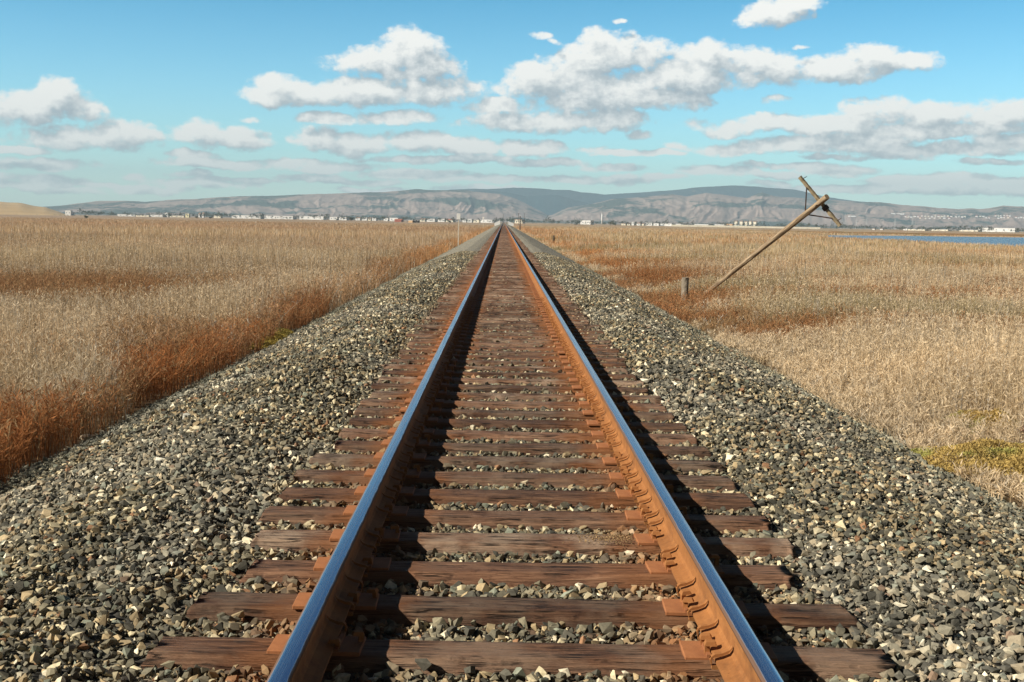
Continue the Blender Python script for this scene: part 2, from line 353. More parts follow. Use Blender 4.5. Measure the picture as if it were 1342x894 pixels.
# ------------------------------------------------------------------ field colours shared by ground and grass
GZ = -0.80
def field_info(x, y):
    """tint, rust weight, height for the marsh vegetation at x, y"""
    d = np.hypot(x, y)
    n1 = fbm(x / 9.0, y / 4.0, 3, 4); n2 = fbm(x / 40.0, y / 16.0, 9, 4); n3 = fbm(x / 2.6, y / 2.2, 21, 4); n4 = fbm(x / 160.0, y / 50.0, 33, 3)
    left = x < 0
    rust = sstep(0.50, 0.64, 0.55 * n1 + 0.45 * n2) * 0.8
    band = lambda c, w: np.exp(-((y + (n2 - 0.5) * 12 + (n1 - .5) * 8 - c) / w) ** 2)
    rl = 0.95 * band(33, 11) * sstep(-5.5, -8, x) * (0.65 + 0.7 * n3) + 0.85 * sstep(64, 84, y + (n2 - .5) * 40) * (0.15 + 0.75 * sstep(0.40, 0.60, 0.5 * n4 + 0.5 * n2)) 
    pale = band(57, 11)
    edge = -x - 4.25
    strip = 0.92 * sstep(1.15 + 3.2 * (n1 - .5), 0.2, edge - (n3 - .5) * 1.0 - np.clip((y - 28) / 40, 0, 0.9)) * (0.55 + 0.45 * sstep(0.38, 0.56, fbm(x / 2.2 + 3, y / 3.2, 151, 3)))
    rl = np.maximum(rl * (1 - 0.8 * pale), strip)
    edr = x - 4.3
    stripr = sstep(6.5, 2.0, edr - np.clip((y - 50) / 22, 0, 5)) * sstep(22, 48, y) * sstep(0.30, 0.46, n1) * sstep(0.3, 1.0, edr)
    rr = np.maximum(0.9 * sstep(0.51, 0.60, n1 * .6 + n2 * .4) * sstep(13, 26, d), stripr)
    rust = np.where(left, np.maximum(rl, rust * 0.75 * (1 - 0.8 * pale)), rr)
    rust = np.clip(rust + np.where(left & (d < 26), 0.75 * sstep(0.44, 0.62, n3) * sstep(28, 18, d), 0), 0, 1)
    ld = np.log(np.maximum(d, 1.0)); stk = fbm(x / 55.0 + 7, ld * 11.0, 131, 4); stk2 = fbm(x / 25.0, ld * 26.0, 141, 3)
    rust = np.maximum(rust, sstep(0.52, 0.62, 0.6 * stk + 0.4 * stk2) * np.where(left, 0.85, 0.55) * sstep(55, 85, d) * (1 - 0.7 * pale))
    olive = sstep(0.50, 0.62, fbm(x / 7.0 + 50, y / 3.6, 77, 4)) * np.where(left, 0.25, 0.85) * sstep(14, 22, d) * (1 - rust)
    tan_l = np.array([0.56, 0.42, 0.255]); tan_r = np.array([0.60, 0.46, 0.28])
    tan = np.where(left[..., None], tan_l, tan_r) * (0.55 + 0.9 * fbm(x / 3.5 + 31, y / 2.2, 101, 4))[..., None]
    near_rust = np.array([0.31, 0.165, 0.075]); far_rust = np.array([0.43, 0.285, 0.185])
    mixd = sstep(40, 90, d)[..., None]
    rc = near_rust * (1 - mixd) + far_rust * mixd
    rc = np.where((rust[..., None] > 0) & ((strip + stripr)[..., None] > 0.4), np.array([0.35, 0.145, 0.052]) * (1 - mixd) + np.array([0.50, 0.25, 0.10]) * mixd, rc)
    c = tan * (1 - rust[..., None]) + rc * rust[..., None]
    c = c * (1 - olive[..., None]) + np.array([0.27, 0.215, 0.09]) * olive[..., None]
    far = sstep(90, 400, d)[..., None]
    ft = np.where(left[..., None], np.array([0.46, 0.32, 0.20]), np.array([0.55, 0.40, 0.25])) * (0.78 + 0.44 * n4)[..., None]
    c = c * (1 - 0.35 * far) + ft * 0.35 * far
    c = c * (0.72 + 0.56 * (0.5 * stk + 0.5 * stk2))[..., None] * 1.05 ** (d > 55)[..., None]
    n5 = fbm(x / 0.9, y / 0.9, 55, 3)
    hgt = (0.93 + 0.9 * (n1 - .5) + 0.55 * (n5 - .5)) * (1 - rust) + (0.56 + 0.3 * (n3 - .5)) * rust
    hr = np.clip(0.16 + edr * 0.24, 0.12, 1.0) * (0.8 + 0.4 * n3)
    hgt = np.where(left, hgt, np.minimum(hgt * 0.95, hr))
    return c, rust, hgt

# water outline on the right: a long channel
wA = [gp(1085, 312.6, GZ), gp(1180, 316.0, GZ), gp(1260, 319.8, GZ), gp(1342, 323.2, GZ), gp(1600, 344, GZ)]
wB = [gp(1600, 315.0, GZ), gp(1342, 311.0, GZ), gp(1180, 308.9, GZ), gp(1085, 308.2, GZ)]
wpoly = np.array([(p.x, p.y) for p in wA + wB])
def inside(poly, x, y):
    c = np.zeros(x.shape, bool); n = len(poly); j = n - 1
    for i in range(n):
        xi, yi = poly[i]; xj, yj = poly[j]
        c ^= ((yi > y) != (yj > y)) & (x < (xj - xi) * (y - yi) / (yj - yi + 1e-12) + xi); j = i
    return c

# ------------------------------------------------------------------ ground sheet (polar, out to the hills)
rad = np.concatenate([[0.5], np.geomspace(2, 420, 170), np.geomspace(440, 9000, 60)])
ang = np.concatenate([np.radians(np.linspace(-40, 40, 260)), np.radians(np.linspace(44, 316, 69))])
A, R = np.meshgrid(ang, rad)
gx = np.sin(A) * R; gy = np.cos(A) * R
gz = np.full_like(gx, GZ) + (fbm(gx / 3, gy / 3, 5, 3) - 0.5) * 0.08 * sstep(2, 10, R)
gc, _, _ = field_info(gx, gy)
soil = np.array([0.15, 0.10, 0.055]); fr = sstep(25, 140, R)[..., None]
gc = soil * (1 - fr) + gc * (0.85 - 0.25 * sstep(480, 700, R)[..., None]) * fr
inw = inside(wpoly, gx, gy)
gz = np.where(inw, GZ - 0.35, gz)
na = len(ang); nr = len(rad)
ii = (np.arange(nr - 1)[:, None] * na + np.arange(na)[None, :]); jj = (np.arange(nr - 1)[:, None] * na + (np.arange(na)[None, :] + 1) % na)
q = np.stack([ii, jj, jj + na, ii + na], -1).reshape(-1)
me = mesh_np('ground', np.stack([gx, gy, gz], -1).reshape(-1, 3), q, np.full(len(q) // 4, 4), gc.reshape(-1, 3), smooth=True)
tag(link('ground', me, M_field), kind='structure')

# ------------------------------------------------------------------ ballast embankment
def bedz(x, y):
    left = x < 0
    ax = np.abs(x)
    n = fbm(x / 0.9, y / 1.3, 41, 3) - 0.5; nb = fbm(x / 2.5 + 9, y / 4.0, 47, 2) - .5
    top = np.where(ax < 1.42, -0.052, -0.052 + 0.04 * sstep(1.42, 1.62, ax))
    s0 = np.where(left, 2.15, 2.0) + nb * 0.25
    foot = np.where(left, 4.45, 4.35)
    t = np.clip((ax - s0) / (foot - s0), 0, 1.1)
    z = top - 0.80 * (0.85 * t + 0.15 * t * t)
    z = z + n * 0.05 * sstep(1.5, 2.2, ax) + n * 0.018
    return z
def bed_mesh():
    xs = np.concatenate([np.linspace(-5.2, -1.3, 40), np.linspace(-1.2, 1.2, 13), np.linspace(1.3, 5.0, 38)])
    ys = np.concatenate([np.linspace(-12, 40, 260), np.geomspace(40.5, 2400, 160)])
    X, Y = np.meshgrid(xs, ys); Z = bedz(X, Y)
    Z = np.where(np.abs(X) > 4.9, GZ - 0.12, Z)
    n = len(xs); m = len(ys)
    ii = np.arange(m - 1)[:, None] * n + np.arange(n - 1)[None, :]
    q = np.stack([ii, ii + 1, ii + 1 + n, ii + n], -1).reshape(-1)
    return mesh_np('ballast_bed', np.stack([X, Y, Z], -1).reshape(-1, 3), q, np.full(len(q) // 4, 4), smooth=True)
tag(link('ballast_bed', bed_mesh(), M_bed), kind='structure')

# ties first (their places keep stones off them)
TH = 0.18
meas = [((193,834),(1168,840.6)),((250,772),(1117,787)),((324,725),(1042,739)),((330.5,690),(1043.6,701)),((339,663),(1012,670.5)),((364,636),(988.6,646)),((379,613.5),(965,622.5)),((402,594),(948,601))]
ties = []                                # x0, x1, y centre
for (l, r) in meas:
    a = gp(*l, 0); b = gp(*r, 0); ties.append([a.x, b.x, (a.y + b.y) / 2 - 0.115])
y1, y8 = ties[0][2], ties[7][2]
SP = (y8 - y1) / 7
for k in range(8): ties[k][2] = 0.6 * ties[k][2] + 0.4 * (y1 + SP * k)
before = [[-1.36, 1.37, y1 - SP * k] for k in range(1, 7)]
y = ties[7][2]
while len(ties) < 300:
    y += SP + random.uniform(-0.025, 0.025)
    o = random.gauss(0, 0.05); ln = random.choice([1.30, 1.36, 1.37])
    ties.append([-ln + o, ln + o + random.uniform(-0.05, 0.05), y])

# ------------------------------------------------------------------ ballast stones: one heap of countless stones
def hull_variant(seed, n, squash):
    r = random.Random(seed); bm = bmesh.new(); sq2 = r.uniform(0.55, 0.95)
    for k in range(n):
        v = Vector((r.gauss(0, 1), r.gauss(0, 1), r.gauss(0, 1))).normalized(); v = v / max(abs(v.x), abs(v.y), abs(v.z)) ** 0.6 * r.uniform(0.78, 1.02)
        bm.verts.new((v.x, v.y * sq2, v.z * squash))
    res = bmesh.ops.convex_hull(bm, input=bm.verts)
    bmesh.ops.delete(bm, geom=[e for e in res['geom_interior'] if isinstance(e, bmesh.types.BMVert)], context='VERTS')
    bmesh.ops.triangulate(bm, faces=bm.faces); bmesh.ops.recalc_face_normals(bm, faces=bm.faces); bm.verts.index_update()
    V = np.array([v.co[:] for v in bm.verts]); T = np.array([[v.index for v in f.verts] for f in bm.faces]); bm.free()
    return V, T
HI = [hull_variant(k, 9 + (k * 5) % 9, random.uniform(0.45, 0.8)) for k in range(26)]
LO = [hull_variant(100 + k, 8, random.uniform(0.6, 0.95)) for k in range(12)]
PAL = np.array([[0.055, 0.054, 0.046], [0.080, 0.077, 0.064], [0.12, 0.112, 0.085], [0.165, 0.150, 0.108], [0.22, 0.175, 0.11], [0.31, 0.245, 0.15], [0.44, 0.39, 0.27], [0.58, 0.53, 0.41], [0.17, 0.185, 0.15], [0.21, 0.12, 0.07]])
PAL = PAL * np.array([1.24, 1.19, 1.08])
PW = np.array([0.11, 0.17, 0.19, 0.16, 0.12, 0.08, 0.07, 0.03, 0.05, 0.025])
def scatter(x, y, size, variants, lift=0.15):
    n = len(x)
    z = bedz(x, y) + size * lift * RNG.uniform(0.0, 1.6, n)
    ci = RNG.choice(len(PAL), n, p=PW / PW.sum()); col = PAL[ci] * RNG.uniform(0.75, 1.3, (n, 1))
    cl = fbm(x / 0.5, y / 0.8, 61, 3)[:, None]; col = col * (0.7 + 0.6 * cl)
    foot = sstep(3.3, 4.0, np.abs(x) - 0.25 * (x < 0))[:, None] * np.where(x < 0, 0.7, 0.35)[:, None]
    col = col * (1 - foot) + np.array([0.27, 0.275, 0.21]) * foot
    pal = sstep(0.50, 0.62, fbm(x / 0.8, y / 2.0, 66, 3))[:, None] * (np.abs(x) > 1.3)[:, None] * 0.35
    col = col * (1 - pal) + col.mean(1, keepdims=True) ** 0.75 * np.array([1.05, 1.0, 0.82]) * pal
    rd = np.abs(np.abs(x) - 0.74); w = (sstep(0.42, 0.10, rd) * RNG.uniform(0.2, 0.9, n))[:, None]
    col = col * (1 - w) + np.array([0.26, 0.11, 0.04]) * w
    ins = (np.abs(x) < 1.4)[:, None] * sstep(5, 30, y)[:, None] * 0.5
    col = col * (1 - ins) + np.array([0.17, 0.105, 0.06]) * ins
    Vs, Is, Cs = [], [], []; base = 0
    vi = RNG.integers(0, len(variants), n)
    for k, (V, T) in enumerate(variants):
        m = np.nonzero(vi == k)[0]
        if len(m) == 0: continue
        # random rotation (tilt small, spin free)
        a = RNG.uniform(0, 2 * np.pi, len(m)); tx = RNG.normal(0, 0.45, len(m)); ty = RNG.normal(0, 0.45, len(m))
        P_ = np.repeat(V[None], len(m), 0) * size[m, None, None] * 0.5
        P_ = P_ * RNG.uniform(0.75, 1.3, (len(m), 1, 3))
        c, s = np.cos(tx)[:, None], np.sin(tx)[:, None]; yv, zv = P_[..., 1] * c - P_[..., 2] * s, P_[..., 1] * s + P_[..., 2] * c
        c, s = np.cos(ty)[:, None], np.sin(ty)[:, None]; xv, zv = P_[..., 0] * c + zv * s, -P_[..., 0] * s + zv * c
        c, s = np.cos(a)[:, None], np.sin(a)[:, None]; xv, yv = xv * c - yv * s, xv * s + yv * c
        Q = np.stack([xv + x[m, None], yv + y[m, None], zv + z[m, None]], -1)
        Vs.append(Q.reshape(-1, 3)); Cs.append(np.repeat(col[m], len(V), 0))
        Is.append((T[None] + (base + np.arange(len(m)) * len(V))[:, None, None]).reshape(-1)); base += len(m) * len(V)
    return np.concatenate(Vs), np.concatenate(Is), np.concatenate(Cs)
tie_arr = np.array([t for t in before + ties])
def off_ties(x, y):
    i = np.clip(np.searchsorted(tie_arr[np.argsort(tie_arr[:, 2])][:, 2], y), 1, len(tie_arr) - 1)
    S = tie_arr[np.argsort(tie_arr[:, 2])]; ok = np.ones(len(x), bool)
    for k in (i - 1, i):
        t = S[k]; ok &= ~((np.abs(y - t[:, 2]) < 0.128) & (x > t[:, 0] - 0.02 + 0.16 * (RNG.random(len(x)) < 0.35)) & (x < t[:, 1] + 0.02 - 0.16 * (RNG.random(len(x)) < 0.35)))
    ok &= ~(np.abs(np.abs(x) - 0.7525) < 0.065)
    return ok
def band(d0, d1, dens, xl, xr, slope):
    n = int((xr - xl) * (d1 - d0) * dens); x = RNG.uniform(xl, xr, n); y = RNG.uniform(d0, d1, n)
    k = (np.abs(x) < slope * y + 1.2) & off_ties(x, y); return x[k], y[k]
parts = []
x, y = band(2.0, 10.0, 1350, -4.7, 4.4, 0.5); parts.append(scatter(x, y, 0.025 + 0.034 * RNG.random(len(x)) ** 1.5 + 0.018 * (RNG.random(len(x)) < 0.08), HI, 0.3))
x, y = band(2.5, 7.5, 1500, -4.7, 4.4, 0.5); parts.append(scatter(x, y, 0.010 + 0.014 * RNG.random(len(x)), LO, 0.5))
x, y = band(10.0, 22.0, 620, -4.7, 4.4, 0.5); parts.append(scatter(x, y, 0.036 + 0.042 * RNG.random(len(x)) ** 1.4, LO, 0.3))
x, y = band(22.0, 60.0, 220, -4.7, 4.4, 0.6); parts.append(scatter(x, y, 0.045 + 0.045 * RNG.random(len(x)) ** 1.4, LO, 0.25))
V_, I_, C_ = [], [], []; b0 = 0
for v, i, c in parts: V_.append(v); I_.append(i + b0); C_.append(c); b0 += len(v)
I_ = np.concatenate(I_)
me = mesh_np('ballast_stones', np.concatenate(V_), I_, np.full(len(I_) // 3, 3), np.concatenate(C_))
tag(link('ballast_stones', me, M_stone), 'loose grey, tan and cream ballast stones heaped along the track', 'ballast', kind='stuff')

# a few stones big or pale enough to single out
def big_stone(px, py, w, col, label, zoff=0.0, name='pale_rock', D=None):
    p = gp(px, py, -0.05)
    for _ in range(6): p = gp(px, py, float(bedz(np.array([p.x]), np.array([p.y]))[0]) + zoff)
    V, T = HI[random.randrange(26)]
    c = np.tile(np.array(col), (len(V), 1)) * RNG.uniform(0.9, 1.1, (len(V), 1))
    m = mesh_np(name, V * w * 0.5, T.reshape(-1), np.full(len(T), 3), c)
    o = link(name, m, M_stone); o.location = (p.x, p.y, p.z + w * 0.2); o.rotation_euler = (0.2, 0.1, random.uniform(0, 3))
    tag(o, label, 'rock'); return o
big_stone(113, 577, 0.15, (0.62, 0.52, 0.36), 'cream flat rock, largest on the ballast slope at left')
big_stone(140, 583, 0.11, (0.58, 0.56, 0.47), 'whitish rock just right of the large cream rock at left')
big_stone(211, 607, 0.085, (0.62, 0.58, 0.47), 'round whitish rock lying alone on the left ballast')
big_stone(244, 550, 0.11, (0.58, 0.56, 0.46), 'pale rock high on the left ballast towards the grass')
big_stone(218, 505, 0.10, (0.64, 0.60, 0.50), 'white rock at the foot of the left ballast beside rusty grass')
big_stone(687, 633, 0.062, (0.55, 0.45, 0.29), 'small tan rock standing upright between two ties mid track', 0.085, 'tan_rock')

# ------------------------------------------------------------------ crossties
def tie_mesh(L, seed, endcut=(0, 0)):
    r = random.Random(seed); nx, ny, nz = 44, 6, 4; bm = bmesh.new()
    bmesh.ops.create_cube(bm, size=1.0)
    bmesh.ops.subdivide_edges(bm, edges=[e for e in bm.edges if abs((e.verts[0].co - e.verts[1].co).x) > 0.5], cuts=nx, use_grid_fill=True)
    bmesh.ops.subdivide_edges(bm, edges=[e for e in bm.edges if abs((e.verts[0].co - e.verts[1].co).y) > 0.5], cuts=ny, use_grid_fill=True)
    bmesh.ops.subdivide_edges(bm, edges=[e for e in bm.edges if abs((e.verts[0].co - e.verts[1].co).z) > 0.5], cuts=nz, use_grid_fill=True)
    o = r.uniform(0, 99); w = r.uniform(0.215, 0.24)
    co = np.array([v.co[:] for v in bm.verts])
    X = co[:, 0] * L; n1 = fbm(X * 1.5 + o, co[:, 1] * 2 + o, 5, 3) - .5; n2 = fbm(X * 7 + o, co[:, 1] * 9 + co[:, 2] * 5, 7, 3) - .5
    gr = fbm(X * 2.0 + o, co[:, 1] * 26 + co[:, 2] * 18 + o, 12, 3) - .5
    for k, v in enumerate(bm.verts):
        x, y, z = v.co
        # worn arrises: pull the corners in
        cy = max(0, abs(y) - 0.40) / 0.10; cz = max(0, z - 0.36) / 0.14
        rr = 0.022 * cy * cz * (1 + 1.2 * n1[k])
        Y = y * w - math.copysign(rr, y); Z = z * TH - TH / 2 - rr * 0.8
        if z > 0.45: Z += n1[k] * 0.012 + gr[k] * 0.010
        Y += (n2[k] * 0.012 + n1[k] * 0.012)
        XX = x * L
        if abs(x) > 0.49:
            sgn = math.copysign(1, x); cut = endcut[0] if x < 0 else endcut[1]
            XX -= sgn * (0.02 * (1 + n2[k] * 2) + abs(cut) * (0.5 + y * (1 if cut > 0 else -1)) + 0.02 * max(0, z + 0.2) * 2)
        v.co = (XX, Y, Z)
    me = bpy.data.meshes.new('crosstie'); bm.to_mesh(me); bm.free(); me.materials.append(M_wood)
    me.polygons.foreach_set('use_smooth', [True] * len(me.polygons))
    return me
def plate_mesh():
    bm = bmesh.new()
    bm_box(bm, (0, 0, 0.009), (0.335, 0.17, 0.018)); bmesh.ops.bevel(bm, geom=list(bm.edges), offset=0.003, segments=1, affect='EDGES')
    for s in (-1, 1): bm_box(bm, (s * 0.081, 0, 0.0225), (0.016, 0.168, 0.010))
    me = bpy.data.meshes.new('tie_plate'); bm.to_mesh(me); bm.free(); me.materials.append(M_rustp); return me
def spike_mesh():
    bm = bmesh.new()
    bm_box(bm, (0, 0, 0.012), (0.018, 0.018, 0.04)); bm_box(bm, (0.011, 0, 0.036), (0.046, 0.034, 0.014), taper=0.7)
    me = bpy.data.meshes.new('spike'); bm.to_mesh(me); bm.free(); me.materials.append(M_rust); return me
ME_plate, ME_spike = plate_mesh(), spike_mesh()
ME_ties = [tie_mesh(2.72, 50 + k, (random.uniform(-0.05, 0.05), random.uniform(-0.05, 0.05))) for k in range(9)]
RX = 0.7525
ORD = ['nearest', 'second nearest', 'third nearest', 'fourth nearest', 'fifth nearest', 'sixth nearest', 'seventh nearest', 'eighth nearest', 'ninth nearest', 'tenth nearest', 'eleventh nearest', 'twelfth nearest']
LOOK = ['broad dark brown wooden crosstie at the very bottom, nearest to the viewer', 'grey weathered wooden crosstie with split grain, {} to the viewer', 'reddish brown crosstie with rounded right end, {} to the viewer', 'dark brown crosstie with small cinders lying on it, {} to the viewer', 'dark reddish crosstie with a rounded right end, {} to the viewer', 'pale grey brown crosstie, {} to the viewer', 'dark brown crosstie, {} to the viewer', 'brown crosstie just nearer than the upright tan rock, {} to the viewer']
cuts = [(0.02, -0.07), (0.05, 0.02), (0.05, -0.06), (0.03, -0.06), (0.02, -0.06), (0.03, 0.03), (-0.03, 0.04), (0.02, 0.03)]
def make_tie(i, x0, x1, y):
    L = x1 - x0; cx = (x0 + x1) / 2
    if 0 <= i < 8: me = tie_mesh(L, i, cuts[i])
    else: me = ME_ties[i % 9]
    root = empty('crosstie', (cx, y, 0), random.uniform(-0.012, 0.012))
    tm = link('timber', me, None, root)
    if i < 75:
        for s in (-1, 1):
            pl = link('tie_plate', ME_plate, None, root); pl.location = (s * RX - cx, random.uniform(-0.012, 0.012), -0.006)
            pl.rotation_euler = (0, 0, random.uniform(-0.03, 0.03))
            if i < 34:
                for (dx, dy, rz) in ((-0.083, 0.05, 0), (0.083, -0.05, math.pi), (-0.083, -0.045, 0), (0.155, 0.03, math.pi)):
                    if dx > 0.1 and random.random() < 0.55: continue
                    sp = link('spike', ME_spike, None, pl); sp.location = (dx, dy, 0.012 + random.uniform(0, 0.012)); sp.rotation_euler = (random.uniform(-.12, .12), random.uniform(-.12, .12), rz + random.uniform(-.3, .3))
    lab = LOOK[i].format(ORD[i]) if i < len(LOOK) else (('brown wooden crosstie, %s to the viewer' % ORD[i]) if i < len(ORD) else 'brown weathered crosstie beyond the nearest dozen, one in the long receding row under the rails')
    tag(root, lab, 'railway tie', 'wooden crossties of the railway track')
    return root
for i, t in enumerate(ties): make_tie(i, *t)
def far_ties():
    bm = bmesh.new(); yy = ties[-1][2] + SP
    while yy < 420: bm_box(bm, (random.gauss(0, .04), yy, -0.07), (2.72, 0.23, 0.14)); yy += SP
    return bm
o = bm_obj('far_crossties', far_ties(), M_wood); tag(o, 'distant run of brown crossties where the track narrows to a point', 'railway ties', 'wooden crossties of the railway track', 'stuff')
# grit lying on the fourth tie
def grit():
    n = 420; c = gp(800, 703, 0); x = c.x + RNG.normal(0, 0.085, n); y = ties[3][2] + RNG.normal(0, 0.05, n); s = RNG.uniform(0.005, 0.012, n)
    Vs, Is, Cs = [], [], []; b = 0
    for k in range(n):
        V, T = LO[k % 12]; Vs.append(V * s[k] * .5 + [x[k], y[k], 0.007 + s[k] * .3]); Is.append(T.reshape(-1) + b); b += len(V)
        Cs.append(np.tile(np.array([0.33, 0.22, 0.11]) * RNG.uniform(.5, 1.3), (len(V), 1)))
    I = np.concatenate(Is); return mesh_np('grit', np.concatenate(Vs), I, np.full(len(I) // 3, 3), np.concatenate(Cs))
tag(link('grit', grit(), M_stone), 'small patch of tan grit lying on a brown crosstie', 'grit', kind='stuff')

# ------------------------------------------------------------------ rails
body = [(0.070, 0.0), (0.070, 0.011), (0.045, 0.018), (0.018, 0.030), (0.0095, 0.045), (0.0085, 0.085), (0.0105, 0.112), (0.020, 0.124), (0.0345, 0.131), (0.0355, 0.153)]
head = [(0.0352, 0.1545), (0.0335, 0.1605), (0.028, 0.1655), (0.016, 0.1675), (0.006, 0.168)]
RYS = np.concatenate([np.linspace(-8, 60, 69), np.geomspace(62, 2300, 60)])
def extrude(profile, closed_top):
    full = [(x, z) for x, z in profile] + [(-x, z) for x, z in profile[::-1]]
    n = len(full); V = []; F_ = []
    for yv in RYS:
        for (x, z) in full: V.append((x, yv, z + 0.014))
    for r in range(len(RYS) - 1):
        for k in range(n):
            k2 = (k + 1) % n; F_.append((r * n + k, r * n + k2, (r + 1) * n + k2, (r + 1) * n + k))
    F_.append(tuple(range(n))[::-1]); F_.append(tuple(range((len(RYS) - 1) * n, len(RYS) * n)))
    me = mesh_from('rail', V, F_)
    bm = bmesh.new(); bm.from_mesh(me); bmesh.ops.recalc_face_normals(bm, faces=bm.faces); bm.to_mesh(me); bm.free()
    return me
def anchor_mesh():
    bm = bmesh.new()                      # spring clip hooked round the rail foot
    path = [(-0.088, -0.004), (-0.092, 0.014), (-0.080, 0.024), (-0.055, 0.028), (-0.028, 0.040), (-0.018, 0.052)]
    w = 0.020
    prev = None
    for (x, z) in path:
        ring = [bm.verts.new((x, -w / 2, z)), bm.verts.new((x, w / 2, z)), bm.verts.new((x + 0.004, w / 2, z + 0.012)), bm.verts.new((x + 0.004, -w / 2, z + 0.012))]
        if prev:
            for k in range(4): bm.faces.new((prev[k], prev[(k + 1) % 4], ring[(k + 1) % 4], ring[k]))
        else: bm.faces.new(ring)
        prev = ring
    bm.faces.new(prev[::-1])
    bm_box(bm, (0, 0, -0.012), (0.17, w, 0.014)); bm_box(bm, (0.083, 0, 0.004), (0.016, w, 0.03))
    bmesh.ops.recalc_face_normals(bm, faces=bm.faces)
    me = bpy.data.meshes.new('rail_anchor'); bm.to_mesh(me); bm.free(); me.materials.append(M_rust); return me
ME_anchor = anchor_mesh()
for s, lab in ((-1, 'steel rail left of centre, shiny top and its near side in black shadow'), (1, 'steel rail right of centre, shiny top and sunlit orange rusted side')):
    bme = extrude(body, True); bme.name = 'rail'
    ro = link('rail', bme, M_rust); ro.location = (s * RX, 0, 0); tag(ro, lab, 'rail', 'the two rails of the track')
    hm = extrude(head, True); hm.name = 'railhead'; hm.polygons.foreach_set('use_smooth', [True] * (len(hm.polygons) - 2) + [False] * 2)
    ho = link('running_surface', hm, M_steel, ro)
    for i in range(40):
        for e in (-1, 1):
            if random.random() < 0.12: continue
            a = link('rail_anchor', ME_anchor, None, ro)
            a.location = (0, ties[i][2] + e * (0.135 + random.uniform(0, 0.03)), 0.014)
            a.rotation_euler = (0, 0, (0 if s > 0 else math.pi) + random.uniform(-.08, .08))

# ------------------------------------------------------------------ grasses
def stems(N, d0, d1, spread, seed):
    r = np.random.default_rng(seed)
    d = r.uniform(d0, d1, N); a = r.uniform(-spread, spread, N)
    x = np.sin(a) * d; y = np.cos(a) * d
    # gather into loose tufts
    j = r.normal(0, 1, (N, 2)) * (0.05 + 0.0008 * d)[:, None]
    cell = 0.22 + 0.004 * d
    cx = np.floor(x / cell); cy = np.floor(y / cell)
    tx = (cx + _hash(cx, cy, 5)) * cell; ty = (cy + _hash(cx, cy, 6)) * cell
    m = r.random(N) < 0.55
    x = np.where(m, tx + j[:, 0], x); y = np.where(m, ty + j[:, 1], y)
    wob = (fbm(y / 1.7, np.zeros_like(y), 88, 3) - .5) * 0.9
    keep = ((x < -4.2 + wob * .6) | (x > 4.1 + wob * .45)) & ~inside(wpoly, x, y) & (y > 0.5)
    for (mx, my, ra, rb) in ((1325, 628, 0.8, 1.15), (1285, 568, 0.45, 0.6)):
        mp = gp(mx, my, GZ); keep &= ~((((x - mp.x - 0.1) / ra) ** 2 + ((y - mp.y) / rb) ** 2 < 0.75 + 0.7 * (fbm(x * 3, y * 3, 17, 2) - .5)) & (r.random(N) < 0.93))
    keep &= r.random(N) < np.where((x > 0) & (x < 6.5), 0.75, 1.0)
    return x[keep], y[keep]
